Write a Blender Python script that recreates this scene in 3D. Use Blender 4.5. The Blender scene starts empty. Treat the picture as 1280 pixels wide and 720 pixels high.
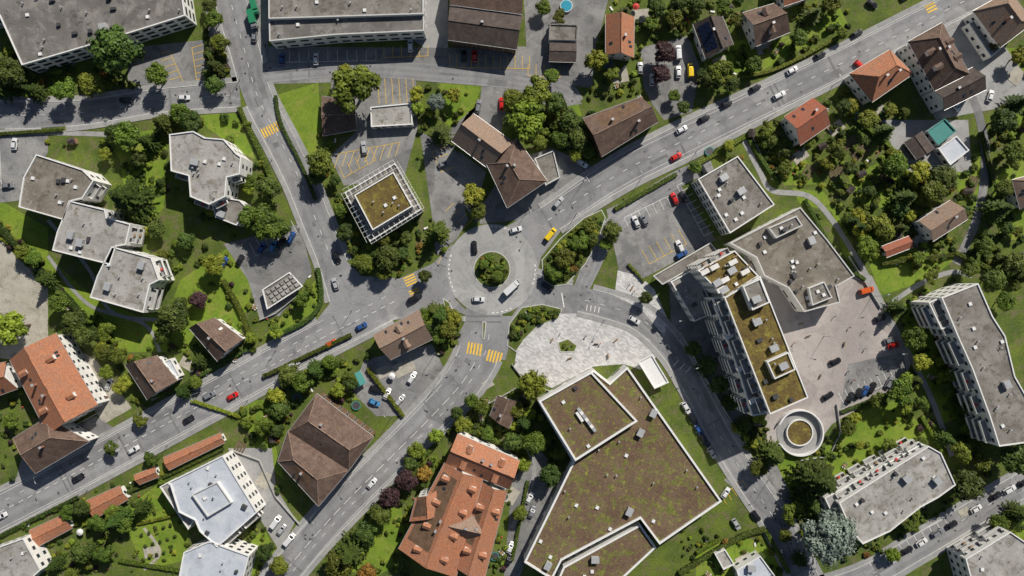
import bpy, math, random, bmesh
from mathutils import Vector, noise
R=random.Random(11)
S=0.3; H=260.0
sc=bpy.context.scene
COL=sc.collection

# survey helper : map coordinates -> metres, h = height of the surveyed point
def W(x,y,h=0.0):
    k=S*(H-h)/H
    return ((x-640)*k,(360-y)*k)
def WP(pts,h=0.0): return [W(p[0],p[1],h) for p in pts]

# ------------------------------------------------------------ materials
def newmat(name):
    m=bpy.data.materials.new(name); m.use_nodes=True
    nt=m.node_tree; b=nt.nodes['Principled BSDF']
    return m,nt,b
def N(nt,t,**kw):
    n=nt.nodes.new(t)
    for k,v in kw.items(): setattr(n,k,v)
    return n
def mix(nt,fac,a,b,mode='MIX'):
    n=nt.nodes.new('ShaderNodeMix'); n.data_type='RGBA'; n.blend_type=mode
    for i,v in ((0,fac),(6,a),(7,b)):
        if hasattr(v,'is_output'): nt.links.new(v,n.inputs[i])
        elif i==0: n.inputs[0].default_value=v
        else: n.inputs[i].default_value=(*v,1) if len(v)==3 else v
    return n.outputs[2]
def ramp(nt,src,p0,p1,c0=(0,0,0),c1=(1,1,1)):
    r=nt.nodes.new('ShaderNodeValToRGB'); nt.links.new(src,r.inputs[0])
    r.color_ramp.elements[0].position=p0; r.color_ramp.elements[1].position=p1
    r.color_ramp.elements[0].color=(*c0,1); r.color_ramp.elements[1].color=(*c1,1)
    return r.outputs[0]
def nz(nt,vec,scale,detail=5,rough=.6,dist=0):
    n=nt.nodes.new('ShaderNodeTexNoise'); n.inputs['Scale'].default_value=scale
    n.inputs['Detail'].default_value=detail; n.inputs['Roughness'].default_value=rough
    n.inputs['Distortion'].default_value=dist
    nt.links.new(vec,n.inputs['Vector']); return n.outputs[0]
def pos(nt): return nt.nodes.new('ShaderNodeNewGeometry').outputs['Position']
def gm(g): return (g,g,g)
def M(name,c1,c2,s1=.08,s2=2.,rough=.9,lo=.38,hi=.62,amp=.3,c3=None,s3=.5,bump=0.,cracks=0.,tracks=False,c4=None):
    m,nt,b=newmat(name); P=pos(nt)
    a=ramp(nt,nz(nt,P,s1,6),lo,hi)
    col=mix(nt,a,c1,c2)
    if c3: col=mix(nt,ramp(nt,nz(nt,P,s3,6,.7,.5),.50,.64),col,c3)
    if c4: col=mix(nt,ramp(nt,nz(nt,P,s3*1.9,5,.7,.3),.56,.66),col,c4)
    f=nz(nt,P,s2,4,.75)
    br=ramp(nt,f,.3,.7,gm(1-amp),gm(1+amp))
    col=mix(nt,1.0,col,br,'MULTIPLY')
    if cracks:
        v=N(nt,'ShaderNodeTexVoronoi',feature='DISTANCE_TO_EDGE'); v.inputs['Scale'].default_value=.09
        nn=N(nt,'ShaderNodeTexNoise'); nn.inputs['Scale'].default_value=.4; nt.links.new(P,nn.inputs['Vector'])
        ad=N(nt,'ShaderNodeVectorMath',operation='MULTIPLY_ADD'); nt.links.new(nn.outputs[1],ad.inputs[0]); ad.inputs[1].default_value=(6,6,6); nt.links.new(P,ad.inputs[2])
        nt.links.new(ad.outputs[0],v.inputs['Vector'])
        col=mix(nt,1.0,col,ramp(nt,v.outputs[0],.0,.012,gm(1-cracks),gm(1)),'MULTIPLY')
        v2=N(nt,'ShaderNodeTexVoronoi'); v2.inputs['Scale'].default_value=.05; nt.links.new(P,v2.inputs['Vector'])
        sx=N(nt,'ShaderNodeSeparateColor'); nt.links.new(v2.outputs['Color'],sx.inputs[0])
        col=mix(nt,1.0,col,ramp(nt,sx.outputs[0],0,1,gm(.84),gm(1.13)),'MULTIPLY')
    if tracks:
        uv=nt.nodes.new('ShaderNodeTexCoord').outputs['UV'];sp=N(nt,'ShaderNodeSeparateXYZ');nt.links.new(uv,sp.inputs[0])
        m1=N(nt,'ShaderNodeMath',operation='MULTIPLY');m1.inputs[1].default_value=2*math.pi*3;nt.links.new(sp.outputs[0],m1.inputs[0])
        m2=N(nt,'ShaderNodeMath',operation='COSINE');nt.links.new(m1.outputs[0],m2.inputs[0])
        m3=N(nt,'ShaderNodeMapRange');m3.inputs[1].default_value=-1;nt.links.new(m2.outputs[0],m3.inputs[0])
        col=mix(nt,1.0,col,ramp(nt,m3.outputs[0],0.05,.9,gm(.90),gm(1.04)),'MULTIPLY')
    nt.links.new(col,b.inputs['Base Color']); b.inputs['Roughness'].default_value=rough
    if bump:
        bp=N(nt,'ShaderNodeBump'); bp.inputs['Strength'].default_value=bump; bp.inputs['Distance'].default_value=.2
        nt.links.new(f,bp.inputs['Height']); nt.links.new(bp.outputs[0],b.inputs['Normal'])
    return m
def tilemat(name,c1,c2,c3,bw=.5,bh=.45):
    m,nt,b=newmat(name); uv=nt.nodes.new('ShaderNodeTexCoord').outputs['UV']; P=pos(nt)
    br=N(nt,'ShaderNodeTexBrick'); br.inputs['Scale'].default_value=1; br.inputs['Brick Width'].default_value=bw
    br.inputs['Row Height'].default_value=bh; br.inputs['Mortar Size'].default_value=.035; br.inputs['Bias'].default_value=-.1
    br.inputs['Color1'].default_value=(*c1,1); br.inputs['Color2'].default_value=(*c2,1)
    br.inputs['Mortar'].default_value=(c1[0]*.35,c1[1]*.35,c1[2]*.35,1)
    nt.links.new(uv,br.inputs['Vector'])
    col=mix(nt,ramp(nt,nz(nt,P,.35,7,.7,.8),.42,.7),br.outputs[0],c3)
    col=mix(nt,1.0,col,ramp(nt,nz(nt,P,2.2,3,.8),.3,.7,gm(.72),gm(1.25)),'MULTIPLY')
    nt.links.new(col,b.inputs['Base Color']); b.inputs['Roughness'].default_value=.85
    return m
def plain(name,c,rough=.6,metal=0,coat=0,amp=.12,s=1.5):
    m,nt,b=newmat(name)
    col=mix(nt,1.0,c,ramp(nt,nz(nt,pos(nt),s,4),.3,.7,gm(1-amp),gm(1+amp)),'MULTIPLY')
    nt.links.new(col,b.inputs['Base Color']); b.inputs['Roughness'].default_value=rough
    b.inputs['Metallic'].default_value=metal
    if coat: b.inputs['Coat Weight'].default_value=coat
    return m
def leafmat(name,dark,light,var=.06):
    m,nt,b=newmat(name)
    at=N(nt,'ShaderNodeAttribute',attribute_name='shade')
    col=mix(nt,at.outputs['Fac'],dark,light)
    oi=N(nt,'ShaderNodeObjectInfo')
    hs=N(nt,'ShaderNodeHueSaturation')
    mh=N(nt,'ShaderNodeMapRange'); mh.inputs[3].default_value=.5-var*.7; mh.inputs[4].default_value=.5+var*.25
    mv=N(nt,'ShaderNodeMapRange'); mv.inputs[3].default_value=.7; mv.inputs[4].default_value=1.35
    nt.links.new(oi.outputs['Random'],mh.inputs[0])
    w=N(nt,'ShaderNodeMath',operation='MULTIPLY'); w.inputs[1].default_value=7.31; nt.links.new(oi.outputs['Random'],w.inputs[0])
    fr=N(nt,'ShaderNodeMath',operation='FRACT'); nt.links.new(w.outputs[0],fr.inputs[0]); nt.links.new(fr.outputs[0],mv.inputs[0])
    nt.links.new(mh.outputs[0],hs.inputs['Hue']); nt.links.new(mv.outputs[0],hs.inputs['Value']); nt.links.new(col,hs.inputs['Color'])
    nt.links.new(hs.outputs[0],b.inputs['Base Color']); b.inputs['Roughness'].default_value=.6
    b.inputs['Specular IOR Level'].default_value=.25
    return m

m_ground=M('garden_ground',(.06,.095,.012),(.115,.155,.018),.12,1.5,.95,amp=.4,c3=(.13,.12,.055),s3=.25)
m_lawn=M('lawn_grass',(.12,.205,.014),(.185,.26,.022),.12,1.2,.95,amp=.22,c3=(.21,.245,.04),s3=.2,c4=(.10,.16,.015))
m_asph=M('road_asphalt',(.235,.235,.245),(.30,.30,.305),.05,1.8,.9,amp=.13,c3=(.205,.205,.215),s3=.12,cracks=.3,tracks=True)
m_asph2=M('yard_asphalt',(.185,.185,.19),(.275,.272,.265),.09,2.,.92,amp=.16,c3=(.15,.15,.15),s3=.2,cracks=.35)
m_patch=M('asphalt_patch',(.15,.15,.155),(.20,.20,.205),.3,2.,.9,amp=.12)
m_conc=M('roundabout_concrete',(.33,.33,.325),(.39,.388,.38),.1,2.,.9,amp=.10,c3=(.28,.28,.28),s3=.25,cracks=.25)
m_pave=M('pavement_asphalt',(.28,.28,.28),(.35,.348,.34),.1,2.,.9,amp=.12,c3=(.25,.25,.25),s3=.3)
m_kerb=M('kerb_stone',(.45,.45,.44),(.56,.56,.54),.5,3.,.85,amp=.15)
m_gravelpath=M('path_gravel',(.36,.335,.28),(.44,.41,.35),.2,2.,.95,amp=.18,c3=(.28,.26,.21),s3=.3)
m_soil=M('garden_soil',(.10,.07,.045),(.15,.11,.07),.5,2.,.95,amp=.3)
m_pink=M('square_concrete',(.33,.295,.28),(.42,.38,.36),.06,1.5,.9,amp=.12,c3=(.28,.255,.245),s3=.12,cracks=.25)
m_white=plain('white_road_paint',(.74,.74,.72),.7,amp=.25,s=2)
m_yellow=plain('yellow_road_paint',(.78,.50,.06),.7,amp=.25,s=2)
def plazamat():
    m,nt,b=newmat('plaza_stone_tiles'); P=pos(nt)
    br=N(nt,'ShaderNodeTexBrick'); br.inputs['Scale'].default_value=1; br.inputs['Brick Width'].default_value=1.2
    br.inputs['Row Height'].default_value=.6; br.inputs['Mortar Size'].default_value=.03
    br.inputs['Color1'].default_value=(.45,.44,.435,1); br.inputs['Color2'].default_value=(.68,.67,.66,1); br.inputs['Mortar'].default_value=(.3,.3,.3,1)
    mp=N(nt,'ShaderNodeMapping'); mp.inputs['Rotation'].default_value=(0,0,.45); nt.links.new(P,mp.inputs[0]); nt.links.new(mp.outputs[0],br.inputs['Vector'])
    col=mix(nt,1.0,br.outputs[0],ramp(nt,nz(nt,P,.3,6),.3,.7,gm(.82),gm(1.1)),'MULTIPLY')
    nt.links.new(col,b.inputs['Base Color']); b.inputs['Roughness'].default_value=.8
    return m
m_plaza=plazamat()
m_rgrey=M('gravel_roof_grey',(.175,.16,.145),(.265,.25,.23),.12,2.5,.95,amp=.22,c3=(.125,.112,.098),s3=.3,c4=(.10,.095,.06))
m_rwarm=M('gravel_roof_warm',(.16,.14,.115),(.235,.21,.18),.12,2.5,.95,amp=.25,c3=(.12,.10,.075),s3=.25,c4=(.28,.26,.23))
m_rlight=M('gravel_roof_light',(.29,.28,.265),(.39,.38,.36),.12,2.5,.95,amp=.2,c3=(.20,.185,.16),s3=.25,c4=(.17,.155,.12))
m_rdark=M('bitumen_roof_dark',(.125,.117,.108),(.19,.18,.168),.1,2.,.9,amp=.22,c3=(.25,.235,.215),s3=.2,c4=(.09,.085,.08))
m_rblue=M('membrane_roof_pale',(.46,.50,.57),(.54,.57,.62),.2,2.,.6,amp=.1,c3=(.40,.43,.48),s3=.25)
m_moss=M('sedum_roof',(.125,.075,.05),(.165,.115,.07),.10,1.8,.95,amp=.45,c3=(.135,.15,.03),s3=.28,c4=(.22,.235,.04),bump=.3)
m_moss2=M('moss_roof_dark',(.11,.075,.022),(.16,.115,.03),.2,1.8,.95,amp=.5,c3=(.22,.19,.035),s3=.4,c4=(.085,.05,.022),bump=.3)
m_tbrown=tilemat('brown_roof_tiles',(.15,.092,.068),(.10,.066,.052),(.19,.13,.10))
m_tdark=tilemat('dark_roof_tiles',(.08,.058,.05),(.058,.044,.04),(.11,.085,.075))
m_torange=tilemat('orange_roof_tiles',(.52,.21,.105),(.38,.15,.08),(.32,.165,.105))
m_tred=tilemat('red_roof_tiles',(.44,.13,.065),(.34,.10,.055),(.27,.13,.09))
m_ttan=tilemat('tan_roof_tiles',(.36,.24,.17),(.26,.175,.13),(.23,.18,.145))
m_wwhite=M('white_plaster',(.66,.65,.62),(.76,.75,.72),.3,1.5,.85,amp=.06)
m_wgrey=M('concrete_wall',(.34,.34,.33),(.42,.42,.40),.3,1.5,.85,amp=.1)
m_wwood=M('timber_wall',(.11,.065,.035),(.17,.10,.06),.6,3,.8,amp=.2)
m_rim=plain('parapet_sheet_metal',(.55,.55,.54),.45,amp=.12)
m_rimw=plain('parapet_white',(.74,.74,.73),.6,amp=.1)
m_glass=plain('window_glass',(.03,.04,.05),.12)
m_frame=plain('window_frame',(.6,.6,.58),.5)
m_vent=plain('galvanised_vent',(.5,.51,.52),.4,.3)
m_dvent=plain('dark_vent',(.06,.06,.065),.5)
m_brick=plain('chimney_brick',(.28,.13,.09),.9,amp=.3)
m_solar=plain('solar_cells',(.015,.025,.06),.2,.2,amp=.3)
m_wood=plain('garden_wood',(.28,.18,.10),.8)
m_bark=plain('tree_bark',(.09,.065,.045),.9,amp=.3)
m_pool=plain('pool_water',(.05,.30,.42),.1)
m_metal=plain('lamp_metal',(.35,.36,.37),.4,.6)
m_tyre=plain('tyre_rubber',(.02,.02,.02),.8)
m_teal=plain('teal_sheet',(.04,.22,.20),.6)
m_orange=plain('orange_fabric',(.75,.17,.03),.7)
m_redf=plain('red_fabric',(.5,.04,.03),.7)
m_skin=plain('skin',(.5,.32,.24),.6)

# ------------------------------------------------------------ mesh builder
class MB:
    def __init__(s): s.v=[];s.f=[];s.m=[];s.uv={};s.sh=[]
    def poly(s,pts,mi=0,uv=None,sh=None):
        b=len(s.v); s.v+= [tuple(p) for p in pts]; s.f.append(tuple(range(b,b+len(pts)))); s.m.append(mi)
        if uv: s.uv[len(s.f)-1]=uv
        s.sh.append(.5 if sh is None else sh)
    def prism(s,poly,z0,z1,ms=0,mt=0,bottom=False):
        n=len(poly)
        for i in range(n):
            a=poly[i];b=poly[(i+1)%n]
            s.poly([(a[0],a[1],z0),(b[0],b[1],z0),(b[0],b[1],z1),(a[0],a[1],z1)],ms)
        s.poly([(p[0],p[1],z1) for p in poly],mt)
        if bottom: s.poly([(p[0],p[1],z0) for p in poly[::-1]],ms)
    def box(s,cx,cy,z0,z1,lx,ly,ang=0,mi=0,mt=None,bottom=False):
        c,n=math.cos(ang),math.sin(ang)
        p=[(cx+x*c-y*n,cy+x*n+y*c) for x,y in((-lx/2,-ly/2),(lx/2,-ly/2),(lx/2,ly/2),(-lx/2,ly/2))]
        s.prism(p,z0,z1,mi,mi if mt is None else mt,bottom)
    def cyl(s,cx,cy,z0,z1,r0,r1,n=10,mi=0):
        a=[(cx+r0*math.cos(2*math.pi*i/n),cy+r0*math.sin(2*math.pi*i/n),z0) for i in range(n)]
        b=[(cx+r1*math.cos(2*math.pi*i/n),cy+r1*math.sin(2*math.pi*i/n),z1) for i in range(n)]
        for i in range(n): s.poly([a[i],a[(i+1)%n],b[(i+1)%n],b[i]],mi)
        s.poly(b,mi)
    def tube(s,p,q,r0,r1,n=6,mi=0):
        p=Vector(p);q=Vector(q);d=(q-p).normalized()
        u=d.orthogonal().normalized();w=d.cross(u)
        A=[p+u*r0*math.cos(2*math.pi*i/n)+w*r0*math.sin(2*math.pi*i/n) for i in range(n)]
        B=[q+u*r1*math.cos(2*math.pi*i/n)+w*r1*math.sin(2*math.pi*i/n) for i in range(n)]
        for i in range(n): s.poly([A[i],A[(i+1)%n],B[(i+1)%n],B[i]],mi)
        s.poly(B,mi); s.poly(A[::-1],mi)
    def mesh(s,name,mats,shade=False,smooth=False):
        me=bpy.data.meshes.new(name); me.from_pydata(s.v,[],s.f)
        for m in mats: me.materials.append(m)
        me.polygons.foreach_set('material_index',s.m)
        if s.uv:
            l=me.uv_layers.new(name='UVMap')
            for fi,u in s.uv.items():
                st=me.polygons[fi].loop_start
                for k,c in enumerate(u): l.data[st+k].uv=c
        if shade:
            a=me.attributes.new('shade','FLOAT','FACE'); a.data.foreach_set('value',s.sh)
        if smooth: me.polygons.foreach_set('use_smooth',[True]*len(s.f))
        me.update(); return me
    def obj(s,name,mats,parent=None,**kw):
        o=bpy.data.objects.new(name,s.mesh(name,mats,**kw)); COL.objects.link(o)
        if parent: o.parent=parent
        return o
def inst(name,me,x,y,z=0,rot=0,sc_=(1,1,1)):
    o=bpy.data.objects.new(name,me); COL.objects.link(o)
    o.location=(x,y,z); o.rotation_euler=(0,0,rot); o.scale=sc_; return o
def empty(name):
    o=bpy.data.objects.new(name,None); o.empty_display_size=1; COL.objects.link(o); return o

def area(p): return sum(p[i][0]*p[(i+1)%len(p)][1]-p[(i+1)%len(p)][0]*p[i][1] for i in range(len(p)))/2
def ccw(p): return list(p) if area(p)>0 else list(p)[::-1]
def inside(x,y,p):
    r=False;n=len(p);j=n-1
    for i in range(n):
        if (p[i][1]>y)!=(p[j][1]>y) and x<(p[j][0]-p[i][0])*(y-p[i][1])/(p[j][1]-p[i][1])+p[i][0]: r=not r
        j=i
    return r
def inset(p,d):
    n=len(p);o=[]
    for i in range(n):
        a=Vector(p[i-1]);b=Vector(p[i]);c=Vector(p[(i+1)%n])
        e1=(b-a).normalized();e2=(c-b).normalized()
        n1=Vector((-e1.y,e1.x));n2=Vector((-e2.y,e2.x))
        m=n1+n2
        if m.length<.2: m=n1
        m.normalize(); k=d/max(.35,m.dot(n1)); o.append((b.x+m.x*k,b.y+m.y*k))
    return o
def smooth(pts,step=6):
    out=[];n=len(pts)
    for i in range(n-1):
        p0=pts[max(0,i-1)];p1=pts[i];p2=pts[i+1];p3=pts[min(n-1,i+2)]
        L=math.dist(p1[:2],p2[:2]);k=max(1,int(L/step))
        for j in range(k):
            t=j/k
            out.append(tuple(.5*((2*b)+(-a+c)*t+(2*a-5*b+4*c-d)*t*t+(-a+3*b-3*c+d)*t**3) for a,b,c,d in zip(p0,p1,p2,p3)))
    out.append(tuple(pts[-1])); return out
def offs(pts,o):
    r=[]
    for i,p in enumerate(pts):
        a=pts[max(0,i-1)];b=pts[min(len(pts)-1,i+1)]
        dx,dy=b[0]-a[0],b[1]-a[1];L=math.hypot(dx,dy) or 1
        oo=o(i) if callable(o) else o
        r.append((p[0]-dy/L*oo,p[1]+dx/L*oo))
    return r

# ------------------------------------------------------------ ground
g=MB(); g.poly([(-1500,-1500,0),(1500,-1500,0),(1500,1500,0),(-1500,1500,0)]); g.obj('ground',[m_ground])

ROADS=[] # (world pts with width metres)
def road(pts,sw=True,mat=m_asph,z=[.072],name='road'):
    sp=smooth(pts); wp=[(*W(p[0],p[1]),p[2]*S) for p in sp]
    L=offs(wp,lambda i:wp[i][2]/2);Rr=offs(wp,lambda i:-wp[i][2]/2)
    mb=MB();zz=z[0];z[0]+=.004
    for i in range(len(wp)-1):
        mb.poly([(*Rr[i],zz),(*Rr[i+1],zz),(*L[i+1],zz),(*L[i],zz)],0,[(0,i),(0,i+1),(1,i+1),(1,i)])
    mb.obj(name,[mat]); ROADS.append((wp,sw)); return wp
rA=road([(-120,702,42),(0,640,44),(100,588,42),(200,534,42),(300,479,42),(400,424,42),(460,394,40),(530,358,36),(575,342,34)])
rB=road([(635,305,34),(690,272,34),(740,238,36),(790,208,38),(850,178,40),(940,134,36),(1030,90,34),(1110,50,34),(1200,4,34),(1330,-62,34)])
rE=road([(272,-70,38),(288,0,38),(305,60,36),(322,120,34),(350,175,34),(375,225,34),(395,275,34),(415,325,34),(432,375,38)])
rF=road([(-120,140,34),(0,144,34),(100,141,30),(200,126,28),(300,118,30)])
rG=road([(330,92,24),(400,86,24),(470,86,22),(560,93,22),(640,100,22),(705,112,20),(722,128,16)],sw=False)
rI=road([(605,380,44),(602,430,50),(580,475,46),(535,525,42),(480,580,40),(430,630,40),(385,680,38),(340,735,38),(290,800,38)])
rD=road([(655,352,30),(700,368,30),(750,380,30),(800,398,30),(838,435,28),(868,485,26),(900,545,26),(935,600,28),(975,660,30),(1010,730,32),(1050,800,32)])
rJ=road([(1005,745,26),(1080,722,28),(1150,682,30),(1240,628,30),(1340,570,30)])
rK=road([(722,372,18),(738,335,22),(760,290,24),(800,255,22),(850,222,20),(890,206,18)],sw=False)
NR=len(ROADS)
def area_sheet(name,pts,mat,z):
    mb=MB(); mb.poly([(*p,z) for p in ccw(WP(pts))]); mb.obj(name,[mat])
ROADPOLY=[];YARDS=[]
rc=W(615,337)
def circ(c,r,n=64): return [(c[0]+r*math.cos(2*math.pi*i/n),c[1]+r*math.sin(2*math.pi*i/n)) for i in range(n)]
mb=MB(); mb.poly([(*p,.124) for p in circ(rc,57*S)]); mb.obj('roundabout_road',[m_conc])
mb=MB()
for i in range(64):
    a=2*math.pi*i/64;b=2*math.pi*(i+1)/64;mb.poly([(rc[0]+r*S*math.cos(t),rc[1]+r*S*math.sin(t),.16) for r,t in((23,a),(30,a),(30,b),(23,b))])
    mb.poly([(rc[0]+30*S*math.cos(t),rc[1]+30*S*math.sin(t),z) for t,z in((a,.12),(b,.12),(b,.16),(a,.16))])
mb.obj('roundabout_apron',[m_pave])
ROADPOLY.append(circ(rc,57*S))
for k,pts in enumerate([
    [(405,300),(425,318),(452,345),(500,348),(540,330),(566,305),(575,370),(520,395),(440,410),(400,425),(396,400),(412,380)],
    [(565,370),(590,395),(640,395),(672,350),(735,362),(720,392),(690,392),(655,385),(640,415),(632,450),(575,450),(572,420),(585,395),(560,385)],
    [(635,282),(690,252),(720,240),(700,290),(676,322),(670,350),(640,340)]]):
    area_sheet('junction_road',pts,m_asph,.108+k*.004); ROADPOLY.append(WP(pts))
yards=[
 (m_asph2,[(330,58),(560,60),(662,58),(664,95),(560,100),(330,105)]),
 (m_asph2,[(415,96),(520,96),(522,160),(505,222),(430,232),(412,195),(445,165),(412,130)]),
 (m_asph2,[(525,165),(548,175),(575,150),(600,130),(602,105),(700,100),(728,130),(690,135),(640,110),(625,170),(585,140),(562,180),(608,215),(600,240),(575,240),(585,275),(570,300),(545,320),(540,270)]),
 (m_asph2,[(655,0),(760,0),(745,60),(740,110),(660,100)]),
 (m_asph2,[(758,262),(845,222),(895,300),(800,350),(775,345)]),
 (m_asph2,[(640,200),(690,185),(735,205),(760,215),(700,250),(650,275),(600,280),(600,260)]),
 (m_asph2,[(800,60),(860,45),(875,85),(865,140),(830,150),(815,130),(805,110)]),
 (m_asph2,[(-60,160),(60,165),(60,190),(30,250),(-60,260)]),
 (m_asph2,[(160,60),(255,50),(262,110),(205,118),(160,100)]),
 (m_asph2,[(250,-60),(340,-60),(335,60),(262,60)]),
 (m_asph2,[(280,305),(375,280),(390,340),(350,395),(325,400),(310,350)]),
 (m_asph2,[(455,450),(540,430),(560,470),(510,520),(470,520),(440,490)]),
 (m_asph2,[(400,640),(470,555),(490,560),(420,640)]),
 (m_gravelpath,[(-60,300),(0,300),(60,360),(60,440),(20,450),(-60,440)]),
 (m_gravelpath,[(70,420),(120,450),(165,510),(130,530),(95,480)]),
 (m_pave,[(285,560),(340,560),(345,610),(370,650),(350,690),(320,640),(300,600)]),
 (m_pink,[(930,300),(1065,335),(1090,345),(1140,450),(1130,478),(1040,530),(1010,570),(960,560),(945,430),(930,380)]),
 (m_asph2,[(1060,455),(1128,440),(1135,470),(1050,512)]),
 (m_asph2,[(835,340),(860,350),(935,500),(935,540),(900,520),(840,420)]),
 (m_asph2,[(905,600),(960,560),(985,610),(1000,650),(960,650)]),
 (m_asph2,[(640,600),(672,560),(700,590),(650,720),(630,720)]),
 (m_pave,[(1120,60),(1215,0),(1300,120),(1250,135),(1170,150)]),
 (m_pave,[(1100,150),(1150,150),(1210,150),(1215,215),(1130,215)]),
 (m_asph2,[(30,560),(120,520),(150,540),(20,600)]),
 (m_pave,[(395,-40),(560,-40),(560,60),(530,60)]),
]
zz=.03
for mt,p in yards:
    area_sheet('yard_paving',p,mt,zz); zz+=.0013; YARDS.append(WP(p))
for p in [[(642,462),(648,425),(668,412),(700,392),(735,392),(785,408),(812,425),(822,445),(800,462),(780,455),(742,458),(690,485),(655,470)],
          [(772,338),(800,345),(818,362),(835,400),(830,420),(800,385),(768,370)]]:
    area_sheet('stone_plaza',p,m_plaza,.130+(.01 if p[0][0]>700 else 0)); YARDS.append(WP(p))
lawns=[
 [(348,118),(398,103),(403,185),(380,205),(358,165)],[(548,103),(604,105),(585,150),(560,158),(548,130)],
 [(0,250),(60,285),(60,320),(120,375),(175,395),(215,380),(225,350),(300,300),(330,300),(300,420),(225,440),(150,440),(60,370),(0,290)],
 [(130,170),(210,160),(205,260),(165,300),(150,200)],[(240,140),(290,130),(320,200),(300,190),(260,160)],
 [(300,500),(345,500),(345,560),(355,600),(320,570)],[(150,640),(205,600),(235,650),(235,700),(180,712)],
 [(460,650),(500,620),(510,700),(470,720),(440,715)],[(300,690),(330,660),(350,700),(320,730)],
 [(700,122),(720,120),(742,195),(715,195)],[(880,55),(985,45),(1050,10),(1060,30),(940,95),(880,100)],
 [(1000,255),(1040,265),(1055,320),(1070,330),(1065,300),(1030,240),(990,235)],
 [(1080,310),(1160,310),(1200,320),(1160,350),(1100,370)],[(1060,520),(1120,500),(1165,545),(1100,570),(1040,605),(1030,560)],
 [(1240,230),(1280,180),(1280,300),(1250,300)],[(1130,380),(1165,370),(1200,520),(1180,530),(1130,430)],
 [(870,690),(925,668),(975,690),(985,720),(870,720)],[(1200,640),(1290,600),(1290,720),(1200,700)],
 [(970,560),(1020,570),(1040,600),(1000,640),(975,600)],[(425,470),(455,500),(430,500)],[(640,620),(665,600),(650,650)],
 [(1060,220),(1130,190),(1140,240),(1080,270)],[(1190,200),(1225,190),(1225,260),(1200,250)],[(330,420),(395,350),(402,385),(345,418)],
 [(1255,60),(1290,60),(1290,180),(1262,140)],[(960,180),(1000,190),(1030,230),(980,232)],[(875,430),(930,440),(945,520),(920,520)],
]
zz=.006
for p in lawns: area_sheet('lawn',p,m_lawn,zz); zz+=.0008
def path(pts,w,mat=m_pave,name='footpath',z=[.0645]):
    sp=[W(*p) for p in smooth(pts)]; a=offs(sp,w/2);b=offs(sp,-w/2);q=MB()
    for i in range(len(sp)-1): q.poly([(*b[i],z[0]),(*b[i+1],z[0]),(*a[i+1],z[0]),(*a[i],z[0])])
    z[0]+=.0006; q.obj(name,[mat]); ROADS.append(([(p[0],p[1],w) for p in sp],False))
path([(930,176),(950,215),(965,238),(1010,245),(1040,275),(1075,330),(1105,385),(1140,450),(1165,500),(1190,570)],2.0)
path([(1105,385),(1150,355),(1190,340),(1215,345)],1.8)
path([(1195,330),(1222,270),(1232,200),(1225,150),(1215,120)],3.2,m_asph2)
path([(0,165),(60,166),(130,168),(150,172)],1.8)
path([(60,275),(110,335),(140,390),(200,400)],1.4)
path([(60,320),(110,380),(180,405),(200,440)],1.3)
path([(660,560),(668,590),(655,630),(640,660)],1.6)
path([(295,565),(315,600),(325,640)],2.2)
path([(180,660),(200,690),(180,712)],1.2,m_gravelpath)
path([(600,275),(560,220),(540,170)],3.0,m_asph2)
path([(955,640),(985,700),(1000,740)],1.4)

def onroad(x,y,mar=0,skip=None):
    for wp,_ in ROADS:
        if wp is skip: continue
        for p in wp:
            d=p[2]/2+mar
            if abs(p[0]-x)<d and abs(p[1]-y)<d and (p[0]-x)**2+(p[1]-y)**2<d*d: return True
    for q in ROADPOLY:
        if inside(x,y,q): return True
    return False
pv=MB()
for wp,sw in list(ROADS):
    if not sw: continue
    for sg in (1,-1):
        e0=offs(wp,lambda i:sg*wp[i][2]/2);e1=offs(wp,lambda i:sg*(wp[i][2]/2+.28));e2=offs(wp,lambda i:sg*(wp[i][2]/2+2.1))
        for i in range(len(wp)-1):
            mx=(e1[i][0]+e1[i+1][0])/2;my=(e1[i][1]+e1[i+1][1])/2
            m2x=(e2[i][0]+e2[i+1][0])/2;m2y=(e2[i][1]+e2[i+1][1])/2
            if onroad(mx,my,.1,wp) or onroad(m2x,m2y,-.3,wp): continue
            q=[e0[i],e0[i+1],e1[i+1],e1[i]]; 
            pv.prism(ccw(q),.05,.205,0,0)
            q=[e1[i],e1[i+1],e2[i+1],e2[i]]; pv.prism(ccw(q),.05,.2,1,1)
pv.obj('pavement',[m_kerb,m_pave])

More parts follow.
